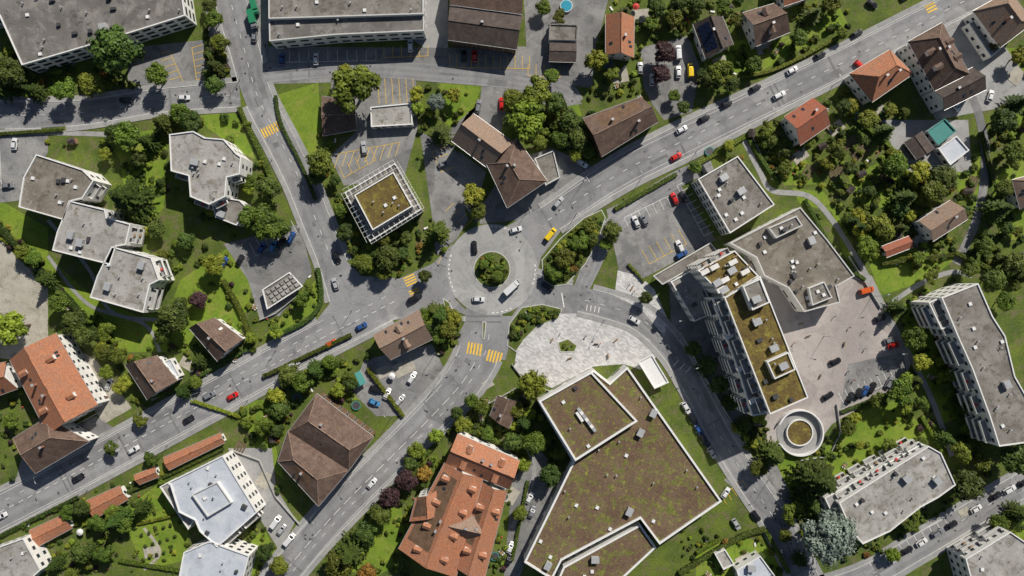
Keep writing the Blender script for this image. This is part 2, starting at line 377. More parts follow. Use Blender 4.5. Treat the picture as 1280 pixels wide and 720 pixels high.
# ------------------------------------------------------------ markings, patches, covers
mk=MB(); ZM=.142
def line(a,b,w,mi=0,z=None,tgt=None):
    dx,dy=b[0]-a[0],b[1]-a[1];L=math.hypot(dx,dy) or 1;nx,ny=-dy/L*w/2,dx/L*w/2;z=z or ZM
    (tgt or mk).poly([(a[0]-nx,a[1]-ny,z),(b[0]-nx,b[1]-ny,z),(b[0]+nx,b[1]+ny,z),(a[0]+nx,a[1]+ny,z)],mi)
pa=MB();cv=MB();zp=.1285
for ri,(wp,_) in enumerate(ROADS[:NR]):
    for k in range(max(2,len(wp)//8)):
        i=R.randrange(1,len(wp)-3);o=R.uniform(-.36,.36)*wp[i][2];n=R.choice((1,1,2,4))
        j=min(len(wp)-1,i+n);q=offs(wp,o);wd=R.choice((.5,.6,1.2,2.2))
        if inside(*q[i],ROADPOLY[0]): continue
        if R.random()<.35:
            r=offs(wp,wp[i][2]/2-.5);r2=offs(wp,-wp[i][2]/2+.5);line(r[i],r2[i],R.uniform(.5,.9),0,zp,pa)
        else: line(q[i],q[j],wd,0,zp,pa)
        zp+=.00012
    for k in range(len(wp)//7):
        i=R.randrange(1,len(wp)-1);q=offs(wp,R.uniform(-.3,.3)*wp[i][2])[i];cv.poly([(*p,.1365) for p in circ(q,.38,14)],0)
pa.obj('asphalt_patches',[m_patch]);cv.obj('manhole_covers',[m_dvent])
def marks(wp,o,dash=None,w=.22,i0=0,i1=None,mi=0):
    p=offs(wp,o); i1=i1 or len(p)-1
    for i in range(i0,min(i1,len(p)-1)):
        if inside(*p[i],ROADPOLY[0]): continue
        if dash and i%dash[1]>=dash[0]: continue
        line(p[i],p[i+1],w,mi)
nA=len(rA)
marks(rA,0,(1,2),.2,0,nA-14); marks(rA,3.1,(1,3),.16,0,nA-14); marks(rA,-5.7,None,.13,0,nA-16); marks(rA,5.8,None,.13,0,nA-30)
marks(rB,0,(1,3),.18,8); marks(rB,4.6,None,.12,14); marks(rB,-4.6,None,.12,14)
marks(rE,0,(1,3),.18,0,len(rE)-8); marks(rI,0,(2,3),.18,12); marks(rI,5.4,None,.12,20); marks(rI,-5.4,None,.12,20); marks(rI,2.2,(1,3),.14,6)
marks(rD,0,(1,3),.15,10); marks(rF,0,(1,4),.14); marks(rJ,0,(1,3),.14)
def zebra(x,y,ang,width,length,n,mi=1):
    c=W(x,y);a=math.radians(ang);ux,uy=math.cos(a),math.sin(a);vx,vy=-uy,ux
    for i in range(n):
        o=(i-(n-1)/2)*width/n
        line((c[0]+vx*o-ux*length/2,c[1]+vy*o-uy*length/2),(c[0]+vx*o+ux*length/2,c[1]+vy*o+uy*length/2),width/n*.55,mi)
zebra(337,163,-63,8.5,3.6,8);zebra(593,436,80,6,4.4,5);zebra(618,446,75,6,4.4,5)
zebra(513,350,25,4,4.4,4);zebra(519,367,25,4,4,4);zebra(1160,3,27,8,4,7)
for a0,a1 in((160,210),(65,90),(-20,10),(-90,-65)):
    for a in range(a0,a1,6):
        r=54*S;t=math.radians(a);line((rc[0]+r*math.cos(t),rc[1]+r*math.sin(t)),(rc[0]+r*math.cos(t)-0.8*math.sin(t),rc[1]+r*math.sin(t)+.8*math.cos(t)),.4)
def stalls(x0,y0,x1,y1,n,dx,dy,mi=1,w=.16,z=.108,base=True):
    for i in range(n+1):
        t=i/n;a=W(x0+(x1-x0)*t,y0+(y1-y0)*t);b=W(x0+(x1-x0)*t+dx,y0+(y1-y0)*t+dy);line(a,b,w,mi,z)
    if base: line(W(x0,y0),W(x1,y1),w,mi,z+.001)
stalls(562,84,662,86,11,0,-16);stalls(472,98,516,98,5,2,32,base=False);stalls(212,64,230,104,5,-14,4);stalls(240,60,246,100,5,14,-4)
stalls(424,192,500,178,8,-6,18);stalls(430,222,470,200,4,-6,-14);stalls(350,78,470,76,10,0,-14,0);stalls(480,72,535,70,5,0,-14)
stalls(812,330,858,305,5,-10,-18,1);stalls(780,272,842,242,7,6,12,0);stalls(846,232,880,295,8,12,-6,0)
stalls(556,265,580,285,3,12,-12,base=False);stalls(540,190,552,215,3,16,-6);stalls(548,330,556,310,2,10,4)
stalls(660,95,700,97,4,0,-15)
stalls(1055,505,1118,475,8,-7,-14,0);stalls(902,620,928,600,4,6,10,1);stalls(320,320,372,292,6,-8,-16,0);stalls(858,500,892,560,5,-9,5,0)
stalls(0,190,2,235,5,-16,0,0);stalls(1085,700,1180,648,10,4,7,0)
line(W(702,366),W(705,384),.4,0)
for t in range(4): line(W(734+t*5,381+t*1),W(733+t*5,388+t*1),.3,0)
for t in range(3): line(W(842+t*8,457+t*4),W(848+t*8,450+t*4),.3,0)
mk.obj('road_markings',[m_white,m_yellow])

# ------------------------------------------------------------ buildings
FOOT=[]
def windows(mb,a,b,z0,st,sh=2.9,sp=2.9,w=1.3,hh=1.4):
    dx,dy=b[0]-a[0],b[1]-a[1];L=math.hypot(dx,dy)
    if L<2.6: return
    ux,uy=dx/L,dy/L;nx,ny=uy,-ux;n=max(1,int((L-.8)/sp))
    for s in range(st):
        for i in range(n):
            t=L*(i+.5)/n;zz0=z0+s*sh+.95
            for (ww,h0,h1,pr,mi) in((w+.2,-.1,hh+.1,.03,0),(w,0,hh,.05,1)):
                c=(a[0]+ux*t+nx*pr,a[1]+uy*t+ny*pr)
                mb.poly([(c[0]-ux*ww/2,c[1]-uy*ww/2,zz0+h0),(c[0]+ux*ww/2,c[1]+uy*ww/2,zz0+h0),(c[0]+ux*ww/2,c[1]+uy*ww/2,zz0+h1),(c[0]-ux*ww/2,c[1]-uy*ww/2,zz0+h1)],mi)
def flat(name,parts,parent=None):
    P=parent or empty(name)
    for d in parts:
        h=d['h'];z0=d.get('z0',0);poly=ccw(WP(d['p'],h));wall=d.get('wall',m_wwhite);rm=d.get('roof',m_rgrey);rim=d.get('rim',m_rim);pw=d.get('pw',.4);ph=d.get('ph',.45)
        if z0==0: FOOT.append(poly)
        ins=inset(poly,pw); mb=MB();n=len(poly)
        for i in range(n):
            a,b=poly[i],poly[(i+1)%n];c,e=ins[(i+1)%n],ins[i]
            mb.poly([(*a,z0),(*b,z0),(*b,h+ph),(*a,h+ph)],0)
            mb.poly([(*a,h+ph),(*b,h+ph),(*c,h+ph),(*e,h+ph)],1)
            mb.poly([(*e,h),(*e,h+ph),(*c,h+ph),(*c,h)],1)
        mb.obj('walls',[wall,rim],P)
        q=MB();q.poly([(*p,h) for p in ins]);q.obj('flat_roof',[rm],P)
        st=d.get('st',max(1,int((h-z0)/3)))
        wb=MB()
        if st:
            for i in range(n): windows(wb,poly[i],poly[(i+1)%n],z0+.2,st,(h-z0)/st*.98,d.get('sp',2.9),d.get('ww',1.4))
            a,b=poly[0],poly[1]
            L=math.dist(a,b);ux,uy=(b[0]-a[0])/L,(b[1]-a[1])/L;nx,ny=uy,-ux;t=min(L*.12+.6,L/2)
            c=(a[0]+ux*t+nx*.08,a[1]+uy*t+ny*.08)
            if z0==0: wb.poly([(c[0]-ux*.55,c[1]-uy*.55,.05),(c[0]+ux*.55,c[1]+uy*.55,.05),(c[0]+ux*.55,c[1]+uy*.55,2.2),(c[0]-ux*.55,c[1]-uy*.55,2.2)],2)
            if wb.f: wb.obj('windows_and_door',[m_frame,m_glass,m_wwood],P)
        if d.get('balc'):
            bx,by=d['balc'];bl=math.hypot(bx,by);bx/=bl;by/=-bl;bb=MB()
            for i in range(n):
                a,b=poly[i],poly[(i+1)%n];L=math.dist(a,b)
                if L<4: continue
                ux,uy=(b[0]-a[0])/L,(b[1]-a[1])/L;nx,ny=uy,-ux
                if nx*bx+ny*by<.75: continue
                k=max(1,int(L/6.5));dp=d.get('bd',1.8)
                for s in range(1,st+1):
                    zb=z0+(h-z0)/st*s-3.0+.1
                    if zb<1: continue
                    for j in range(k):
                        t=L*(j+.5)/k;cx=a[0]+ux*t+nx*dp/2;cy=a[1]+uy*t+ny*dp/2;an=math.atan2(uy,ux);bw=L/k*.72
                        bb.box(cx,cy,zb-.2,zb,bw,dp,an,0,1,True)
                        bb.box(cx+nx*(dp/2-.06),cy+ny*(dp/2-.06),zb+.003,zb+1.0,bw,.12,an,0)
                        for e in(-1,1): bb.box(cx+ux*e*(bw/2-.05)-nx*.07,cy+uy*e*(bw/2-.05)-ny*.07,zb+.003,zb+.98,.1,dp-.15,an,0)
                        if R.random()<.6: bb.box(cx+ux*R.uniform(-1,1)*.5,cy+uy*R.uniform(-1,1)*.5,zb+.003,zb+.7,.8,.8,an,R.choice((2,3)))
            if bb.f: bb.obj('balconies',[m_wwhite,m_pave,m_wood,m_redf],P)
        k=d.get('det',0)
        if k:
            v=MB();xs=[p[0] for p in ins];ys=[p[1] for p in ins];an=math.atan2(poly[1][1]-poly[0][1],poly[1][0]-poly[0][0]);c=0;tr=0
            inn=inset(poly,1.6)
            while c<k and tr<400:
                tr+=1;x=R.uniform(min(xs),max(xs));y=R.uniform(min(ys),max(ys))
                if not inside(x,y,inn): continue
                c+=1;r=R.random()
                if r<.45: v.cyl(x,y,h,h+R.uniform(.5,1),.22,.2,8,0);v.cyl(x,y,h+1,h+1.12,.36,.3,8,0)
                elif r<.75: v.box(x,y,h,h+.35,1.3,1.3,an,0);v.box(x,y,h+.35,h+.5,1.1,1.1,an,2)
                elif r<.9: v.box(x,y,h,h+R.uniform(.7,1.3),R.uniform(1,2),R.uniform(.8,1.5),an,1)
                else: v.box(x,y,h,h+1.6,2.6,2.0,an,3);v.box(x,y,h+1.6,h+1.72,2.9,2.3,an,0)
            if v.f: v.obj('roof_vents',[m_vent,m_dvent,m_rimw,m_wgrey],P)
    return P

def gable(name,parts,parent=None):
    P=parent or empty(name)
    for d in parts:
        h=d['h'];q=ccw(WP(d['p'],h))
        if math.dist(q[0],q[1])+math.dist(q[2],q[3])<math.dist(q[1],q[2])+math.dist(q[3],q[0]): q=q[1:]+q[:1]
        if d.get('turn'): q=q[1:]+q[:1]
        A,B,C,D=[Vector(p) for p in q];FOOT.append(q)
        r1=(A+D)/2;r2=(B+C)/2;hw=((A-D).length+(B-C).length)/4;rise=d.get('rise',hw*.7)
        ax=(r2-r1);L=ax.length;ax=ax/L;t=d.get('hip',0)*hw;t=min(t,L*.49);R1=r1+ax*t;R2=r2-ax*t;zr=h+rise
        mat=d.get('roof',m_tbrown);rb=MB()
        def face(pts,eu):
            eu=Vector((eu.x,eu.y,0)).normalized();p0=Vector(pts[0]);n=(Vector(pts[1])-p0).cross(Vector(pts[2])-p0).normalized();ev=n.cross(eu)
            rb.poly(pts,0,[((Vector(p)-p0).dot(eu),(Vector(p)-p0).dot(ev)) for p in pts])
            rb.poly([tuple(Vector(p)-Vector((0,0,.22))) for p in pts][::-1],1)
        def t3(v,z): return (v.x,v.y,z)
        face([t3(A,h),t3(B,h),t3(R2,zr),t3(R1,zr)],ax);face([t3(C,h),t3(D,h),t3(R1,zr),t3(R2,zr)],-ax)
        if t>0: face([t3(B,h),t3(C,h),t3(R2,zr)],C-B);face([t3(D,h),t3(A,h),t3(R1,zr)],A-D)
        for a,b in((A,B),(C,D))+(((B,C),(D,A)) if t>0 else ()):
            rb.poly([(a.x,a.y,h-.22),(b.x,b.y,h-.22),(b.x,b.y,h),(a.x,a.y,h)],1)
            nn=(b-a).normalized();nn=Vector((nn.y,-nn.x))*.08
            rb.tube((a.x+nn.x,a.y+nn.y,h-.05),(b.x+nn.x,b.y+nn.y,h-.05),.08,.08,6,3)
        if t==0:
            for e,rr in((A,r1),(D,r1),(B,r2),(C,r2)):
                rb.poly([(e.x,e.y,h-.22),(rr.x,rr.y,zr-.22),(rr.x,rr.y,zr),(e.x,e.y,h)],1)
        rb.tube((R1.x,R1.y,zr+.02),(R2.x,R2.y,zr+.02),.16,.16,6,2)
        if t>0:
            for e,rr in((A,R1),(D,R1),(B,R2),(C,R2)): rb.tube((e.x,e.y,h+.02),(rr.x,rr.y,zr+.02),.12,.12,5,2)
        ridge=d.get('ridge',m_ttan if mat in(m_tbrown,m_ttan) else mat)
        pw=Vector((-ax.y,ax.x))
        for k in range(d.get('ch',1)):
            s=R.uniform(.25,.75);o=R.choice((-1,1))*hw*R.uniform(.12,.4);c=r1+ax*L*s+pw*o;z=zr-abs(o)/hw*rise
            rb.box(c.x,c.y,z-.4,zr+.7,.8,.6,math.atan2(ax.y,ax.x),4);rb.box(c.x,c.y,zr+.7,zr+.82,1.0,.8,math.atan2(ax.y,ax.x),3)
        for k in range(d.get('sky',2)):
            s=R.uniform(.2,.8);sg=R.choice((-1,1));o=R.uniform(.35,.7)
            if t>0: s=R.uniform(.4,.6)
            c=r1+ax*L*s;o0=o*hw;o1=(o*hw+1.1)
            pts=[]
            for oo,ss in((o0,-.45),(o1,-.45),(o1,.45),(o0,.45)):
                v=c+pw*sg*oo+ax*ss;pts.append((v.x,v.y,zr-oo/hw*rise+.1))
            rb.poly(pts,5)
        if d.get('solar'):
            sg=d['solar']
            for i in range(5):
                for j in range(2):
                    pts=[]
                    for oo,ss in((.2+j*.33,-1),(.5+j*.33,-1),(.5+j*.33,1),(.2+j*.33,1)):
                        v=r1+ax*(L*(.18+i*.16)+ss*L*.07)+pw*sg*oo*hw;pts.append((v.x,v.y,zr-oo*rise+.12))
                    rb.poly(pts,5)
        for sg in ((1,-1) if d.get('dside') is None else (d['dside'],)):
          nd=d.get('dorm',0)
          for k in range(nd):
            s=(k+.5)/nd;c=r1+ax*(t+(L-2*t)*s)+pw*sg*.55*hw;z=zr-.55*rise
            an=math.atan2(ax.y,ax.x);rb.box(c.x,c.y,z-1,z+1.2,1.7,2.0,an,6)
            l=c-ax*1.1;r=c+ax*1.1;f=pw*sg*1.3;bk=-pw*sg*1.6
            for e,g2 in((l,c),(c,r)):
                za,zb=(z+1.2,z+1.8) if g2 is c else (z+1.8,z+1.2)
                pts=[(e.x+f.x,e.y+f.y,za),(g2.x+f.x,g2.y+f.y,zb),(g2.x+bk.x,g2.y+bk.y,zb),(e.x+bk.x,e.y+bk.y,za)]
                rb.poly(pts,0,[(0,0),(1.2,0),(1.2,2.9),(0,2.9)])
        rb.obj('tiled_roof',[mat,m_wwood,ridge,m_vent,m_brick,m_solar if d.get('solar') else m_glass,m_wwhite],P)
        wall=d.get('wall',m_wwhite);ov=.6;wq=inset(q,ov);mb=MB();zt=h+rise*ov/hw-.25
        a,b,c,e=wq
        for i in range(4):
            mb.poly([(*wq[i],0),(*wq[(i+1)%4],0),(*wq[(i+1)%4],zt),(*wq[i],zt)],0)
        if t==0:
            for u,v in((b,c),(e,a)):
                m=((u[0]+v[0])/2,(u[1]+v[1])/2);mb.poly([(*u,zt),(*v,zt),(*m,zr-.25)],0)
        mb.obj('walls',[wall],P)
        wb=MB();st=max(1,int(h/2.8))
        for i in range(4): windows(wb,wq[i],wq[(i+1)%4],.1,st,min(2.9,h/st),3.0,1.1,1.2)
        u=Vector(b)-Vector(a);LL=u.length;u/=LL;nx,ny=u.y*.08,-u.x*.08;c0=Vector(a)+u*min(1.4,LL*.15)
        wb.poly([(c0.x-u.x*.5+nx,c0.y-u.y*.5+ny,.05),(c0.x+u.x*.5+nx,c0.y+u.y*.5+ny,.05),(c0.x+u.x*.5+nx,c0.y+u.y*.5+ny,2.1),(c0.x-u.x*.5+nx,c0.y-u.y*.5+ny,2.1)],2)
        wb.obj('windows_and_door',[m_frame,m_glass,m_wwood],P)
    return P

flat('industrial_hall',[dict(p=[(-60,-60),(220,-60),(232,20),(130,52),(28,82),(0,20),(-60,30)],h=9,roof=m_rdark,rim=m_rimw,det=34,sp=4,ww=3)])
flat('commercial_hall',[dict(p=[(335,-50),(530,-50),(530,39),(420,44),(337,52)],h=8,roof=m_rdark,rim=m_rim,det=18,sp=4,ww=3),
                        dict(p=[(335.5,-50),(529.5,-50),(529.5,18),(336,24)],h=9.2,z0=7.5,st=0,roof=m_rgrey,det=12)])
gable('workshop_building',[dict(p=[(562,8),(653,20),(646,62),(560,50)],h=7,roof=m_tdark,rise=2.5,wall=m_wwood,sky=0),dict(p=[(565,-45),(655,-45),(653,18),(562,6)],h=7.5,rise=3.0,roof=m_tbrown)])
flat('garage',[dict(p=[(687,30),(722,31),(721,51),(686,50)],h=4,roof=m_rgrey,st=1,rim=m_rgrey)])
gable('garage',[dict(p=[(687,52),(721,53),(720,78),(686,77)],h=3.6,rise=1,roof=m_tdark,ch=0,sky=0,wall=m_wwood)])
gable('detached_house',[dict(p=[(757,18),(793,21),(792,72),(757,68)],h=6,roof=m_torange,hip=.0,ch=1,sky=3)])
gable('detached_house',[dict(p=[(866,30),(903,20),(917,56),(882,74)],h=6,roof=m_tdark,solar=1)])
gable('detached_house',[dict(p=[(928,16),(968,4),(988,40),(945,58)],h=6,roof=m_tbrown,dorm=1)])
gable('detached_house',[dict(p=[(1062,92),(1112,62),(1142,92),(1090,128)],h=7,roof=m_torange,hip=.8,ch=2)])
gable('apartment_house',[dict(p=[(1135,52),(1178,28),(1212,92),(1168,114)],h=9,roof=m_tbrown,hip=.6,dorm=2,ch=2),dict(p=[(1165,112),(1216,84),(1233,112),(1180,138)],h=8,roof=m_tdark,sky=2)])
gable('detached_house',[dict(p=[(1216,14),(1262,-12),(1292,28),(1250,60)],h=7.5,roof=m_ttan,hip=.5,ch=1)])
flat('sun_terrace',[dict(p=[(1210,30),(1222,22),(1250,62),(1238,72)],h=4,roof=m_pave,rim=m_rimw,st=1)])
gable('detached_house',[dict(p=[(980,146),(1016,122),(1038,156),(1000,182)],h=6.5,roof=m_tred,sky=3,ch=1)])
gable('garden_shed',[dict(p=[(1130,178),(1152,164),(1168,186),(1146,200)],h=3,roof=m_tdark,rise=1,ch=0,sky=0,wall=m_wwood)])
flat('garden_shed',[dict(p=[(1158,164),(1180,148),(1195,164),(1172,182)],h=3,roof=m_teal,rim=m_teal,st=1)])
flat('garden_shed',[dict(p=[(1172,186),(1195,170),(1211,188),(1187,207)],h=3,roof=m_rblue,rim=m_rimw,st=1)])
gable('detached_house',[dict(p=[(1148,276),(1188,250),(1210,274),(1166,302)],h=6,roof=m_ttan,ch=1)])
gable('garden_shed',[dict(p=[(1102,308),(1136,295),(1142,309),(1108,322)],h=3,roof=m_tred,rise=1,ch=0,sky=0)])
gable('farm_house',[dict(p=[(728,148),(801,121),(823,152),(752,196)],h=7,roof=m_tbrown,rise=4,ch=2,sky=4,wall=m_wwood)])
gable('inn_building',[dict(p=[(564,176),(592,142),(642,178),(612,212)],h=8,roof=m_ttan,ch=1),dict(p=[(608,205),(646,173),(684,226),(634,260)],h=8.5,roof=m_tbrown,hip=.7,ch=2,rise=4)])
flat('loading_shed',[dict(p=[(668,198),(692,188),(700,222),(682,232)],h=3,roof=m_rgrey,st=1)])
gable('garage',[dict(p=[(402,120),(444,126),(446,162),(403,170)],h=3.2,rise=1.2,roof=m_tbrown,ch=0,sky=0)])
flat('garage',[dict(p=[(463,134),(514,129),(516,156),(464,159)],h=3,roof=m_rlight,st=1,rim=m_rimw)])
P=flat('office_building',[dict(p=[(431,241),(494,204),(527,262),(463,302)],h=7,roof=m_rgrey,rim=m_rimw,st=2,sp=2,ww=1.7,det=0),
   dict(p=[(443,244),(492,215),(516,258),(466,288)],h=10,z0=7,roof=m_moss2,rim=m_rimw,st=1,det=6,sp=2,ww=1.6)])
v=MB();q=ccw(WP([(431,241),(494,204),(527,262),(463,302)],7.5))
for a,b in zip(q,q[1:]+q[:1]):
    L=math.dist(a,b);k=int(L/2)
    ux,uy=(b[0]-a[0])/L,(b[1]-a[1])/L;nx,ny=uy,-ux
    for i in range(k):
        x=a[0]+(b[0]-a[0])*i/k;y=a[1]+(b[1]-a[1])*i/k
        v.tube((x-nx*2.2,y-ny*2.2,8.6),(x+nx*1.2,y+ny*1.2,8.2),.07,.07,4)
    for o in(-2,1.1):
        v.tube((a[0]+uy*o,a[1]-ux*o,8.75),(b[0]+uy*o,b[1]-ux*o,8.75),.07,.07,4)
v.obj('pergola_frame',[m_rimw],P)
flat('apartment_block',[dict(p=[(46,193),(104,212),(118,226),(104,248),(88,252),(80,275),(24,259),(30,222)],h=11,roof=m_rwarm,rim=m_rimw,det=9,balc=(1,0.3))])
flat('apartment_block',[dict(p=[(88,251),(132,262),(134,272),(164,280),(158,306),(146,308),(138,331),(66,313),(72,290)],h=11,roof=m_rlight,rim=m_rimw,det=8,balc=(1,.3))])
flat('apartment_block',[dict(p=[(140,308),(190,322),(200,350),(188,356),(180,391),(113,372),(122,345)],h=11,roof=m_rlight,rim=m_rimw,det=8,balc=(1,.3))])
flat('apartment_block',[dict(p=[(212,168),(242,164),(256,172),(280,174),(296,192),(302,196),(300,218),(284,222),(282,246),(262,256),(238,246),(236,220),(214,214)],h=11,roof=m_rlight,rim=m_rimw,det=10,balc=(.3,1)),
   dict(p=[(262,244),(300,250),(312,262),(296,282),(270,272)],h=6,roof=m_rgrey,rim=m_rimw,det=2)])
P=flat('carport',[dict(p=[(328,362),(362,340),(379,358),(334,387)],h=2.8,z0=2.5,st=0,roof=m_rgrey,rim=m_rimw)])
v=MB()
for x,y in((330,362),(361,343),(376,358),(337,384)): v.cyl(*W(x,y,2.5),0,2.55,.1,.1,6)
for i in range(6):
    for j in range(3):
        x=336+i*5.6+j*3.6;y=365-i*3.8+j*5;c=W(x,y,3);v.box(c[0],c[1],3.25,3.32,1.5,1.3,math.radians(34),1)
v.obj('posts_and_panels',[m_metal,m_rlight],P)
gable('detached_house',[dict(p=[(236,410),(268,397),(304,424),(272,452)],h=6,roof=m_tbrown,sky=2,ch=1)])
gable('detached_house',[dict(p=[(156,456),(196,444),(222,476),(184,500)],h=6,roof=m_tbrown,ch=1)])
flat('conservatory',[dict(p=[(204,452),(214,448),(226,470),(218,476)],h=3,roof=m_rblue,rim=m_rimw,st=1)])
gable('apartment_house',[dict(p=[(12,450),(70,416),(122,506),(60,544)],h=9,roof=m_torange,ch=2,sky=5,dorm=2,rise=4.5),
      dict(p=[(16,548),(58,522),(112,552),(44,592)],h=8,roof=m_tbrown,ch=1,hip=.4),dict(p=[(-30,460),(8,452),(22,486),(-30,505)],h=6,roof=m_torange)])
for p in([(204,572),(276,541),(282,553),(211,588)],[(167,594),(194,583),(199,596),(174,606)],[(107,626),(150,607),(161,624),(118,649)],[(36,663),(80,643),(91,660),(46,684)]):
    gable('garage_row',[dict(p=p,h=3,rise=1.1,roof=m_torange,ch=0,sky=0)])
flat('modern_villa',[dict(p=[(212,602),(279,569),(300,604),(322,640),(272,684),(250,664),(244,650),(224,640)],h=9,roof=m_rblue,rim=m_rimw,det=9,balc=(1,.3)),
    dict(p=[(240,618),(272,602),(290,628),(260,646)],h=10.2,z0=9,st=0,roof=m_rblue,rim=m_rim,det=3),
    dict(p=[(200,608),(211,602),(243,650),(236,662)],h=6,roof=m_rlight,rim=m_rimw,st=2)])
flat('modern_villa',[dict(p=[(230,690),(262,676),(312,694),(300,740),(220,740)],h=9,roof=m_rblue,rim=m_rimw,det=5)])
gable('farm_house',[dict(p=[(396,492),(467,546),(436,588),(360,540)],h=9,roof=m_tbrown,rise=4.2,hip=.5,ch=1,sky=3,wall=m_wwood),
    dict(p=[(360,538),(436,588),(398,633),(347,577)],h=9,roof=m_tbrown,rise=3.6,hip=.9,ch=1,sky=2,wall=m_wwood)])
gable('detached_house',[dict(p=[(466,419),(524,387),(541,424),(488,450)],h=6,roof=m_ttan,ch=1,sky=4,dorm=1)])
gable('apartment_house',[dict(p=[(572,542),(650,576),(636,612),(556,580)],h=10,roof=m_torange,rise=3.8,ch=2,sky=4,dorm=2),
    dict(p=[(556,578),(604,598),(570,722),(498,686)],h=10,roof=m_torange,rise=4.5,ch=2,sky=4,dorm=4),
    dict(p=[(520,622),(548,612),(560,640),(512,652)],h=10.6,roof=m_torange,rise=3.2,ch=0,sky=1,turn=True),
    dict(p=[(566,640),(606,650),(598,676),(558,668)],h=10.4,roof=m_ttan,rise=3.4,ch=1,sky=1),
    dict(p=[(602,602),(634,614),(606,722),(566,708)],h=9.4,roof=m_torange,rise=3.6,ch=1,sky=2,dorm=2)])
gable('detached_house',[dict(p=[(612,520),(622,494),(650,502),(636,536)],h=4.5,roof=m_tbrown,ch=1,sky=1)])
P=flat('supermarket',[dict(p=[(672,502),(742,462),(762,478),(784,458),(902,626),(824,680),(800,648),(702,700),(690,724),(655,702),(716,577)],h=8,roof=m_moss,rim=m_rimw,pw=.7,ph=.7,det=22,st=1,sp=5,ww=4),
   dict(p=[(673,501),(739,464),(797,526),(719,576)],h=11,z0=8,roof=m_moss,rim=m_rimw,pw=.7,ph=.7,st=0,det=4),
   dict(p=[(704,708),(800,655),(820,684),(760,740),(690,740)],h=6,roof=m_moss,rim=m_rimw,pw=.7,st=1,det=3)])
v=MB();c=W(733,524,11)
for i in range(7): v.box(c[0]+(i-3)*.9,c[1]-(i-3)*1.2,11,12.2,1.4,1.1,-.9,0 if i%2 else 1)
v.box(c[0]-2.5,c[1]+1,11,12,1,4,.6,0);v.obj('ventilation_plant',[m_rimw,m_vent],P)
P=flat('tower_block',[dict(p=[(905,372),(950,345),(1010,497),(962,518)],h=22,roof=m_moss2,rim=m_rimw,det=12,balc=(-1,.4),bd=2.2),
   dict(p=[(872,338),(918,313),(948,345),(905,372)],h=19,roof=m_moss2,rim=m_rimw,det=8,balc=(-1,-.4)),
   dict(p=[(890,372),(905,372),(962,516),(940,520),(925,470)],h=17,roof=m_pave,rim=m_rimw,det=2,balc=(-1,.4)),
   dict(p=[(928,358),(950,348),(962,378),(940,388)],h=25,z0=22,st=0,roof=m_rgrey,rim=m_rimw,det=2),
   dict(p=[(958,452),(985,440),(994,462),(968,474)],h=24,z0=22,st=0,roof=m_moss2,rim=m_rimw,det=2)])
v=MB()
for x,y,z in((880,340,19),(892,334,19),(905,350,19),(915,328,19),(930,340,19),(900,362,19),(898,385,17),(910,420,17),(925,460,17),(940,500,17)):
    c=W(x,y,z);v.box(c[0],c[1],z,z+1.6,3,1.6,.5,0);v.box(c[0]+1,c[1]+2,z,z+.8,2,.4,.5,1)
v.obj('terrace_screens',[m_wwhite,m_wood],P)
flat('shopping_centre',[dict(p=[(912,304),(1000,259),(1034,300),(1068,345),(1045,358),(1050,378),(1005,390),(985,360),(955,345),(945,322)],h=8,roof=m_rwarm,rim=m_rim,det=22,st=1,sp=4,ww=3.2),
   dict(p=[(960,285),(995,270),(1003,282),(970,298)],h=10,z0=8,st=0,roof=m_rgrey,rim=m_rim,det=3),dict(p=[(1010,360),(1030,352),(1040,372),(1015,382)],h=9.4,z0=8,st=0,roof=m_rgrey,det=2)])
flat('office_building',[dict(p=[(872,224),(922,195),(968,256),(912,292)],h=10,roof=m_rgrey,rim=m_rimw,det=16,sp=2.5,ww=1.8)])
flat('shop_annex',[dict(p=[(838,352),(868,336),(896,390),(868,402)],h=6,roof=m_rlight,rim=m_rimw,det=4,st=2)])
P=flat('entrance_canopy',[dict(p=[(816,345),(888,303),(898,316),(828,356)],h=4,z0=3.6,st=0,roof=m_rgrey)])
v=MB()
for x,y in((820,346),(850,330),(885,308),(892,316),(832,352)): v.cyl(*W(x,y,3.6),0,3.65,.12,.12,6)
v.obj('posts',[m_metal],P)
P=flat('bus_shelter',[dict(p=[(797,452),(815,443),(836,478),(818,486)],h=3.4,z0=3.1,st=0,roof=m_rimw,rim=m_rimw)])
v=MB()
for x,y in((801,454),(814,447),(832,477),(820,482)): v.cyl(*W(x,y,3.1),0,3.15,.1,.1,6)
v.obj('posts',[m_metal],P)
flat('apartment_block',[dict(p=[(1176,372),(1222,354),(1240,395),(1256,420),(1268,470),(1284,498),(1292,552),(1248,558),(1236,520),(1214,460),(1196,420)],h=14,roof=m_rgrey,rim=m_rimw,det=14,balc=(-1,.4),bd=2.6),
   dict(p=[(1160,378),(1176,371),(1195,405),(1176,412)],h=12,roof=m_rgrey,rim=m_rimw,balc=(-1,.3))])
flat('apartment_block',[dict(p=[(1048,628),(1160,557),(1176,566),(1194,606),(1172,622),(1150,634),(1112,664),(1078,680),(1064,664)],h=11,roof=m_rlight,rim=m_rimw,det=12,balc=(-.5,-1)),
   dict(p=[(1030,622),(1150,555),(1160,558),(1050,628),(1062,664),(1052,668)],h=8,roof=m_pave,rim=m_rimw,balc=(-.5,-1))])
flat('apartment_block',[dict(p=[(1206,698),(1262,664),(1300,690),(1300,750),(1220,750)],h=11,roof=m_rlight,rim=m_rimw,det=6,balc=(-.5,-1))])
flat('garden_pavilion',[dict(p=[(893,692),(906,686),(918,705),(904,712)],h=3,roof=m_rlight,rim=m_rimw,st=1)])
flat('modern_villa',[dict(p=[(920,712),(950,694),(975,728),(960,745),(930,745)],h=5,roof=m_rblue,rim=m_rimw,det=3)])
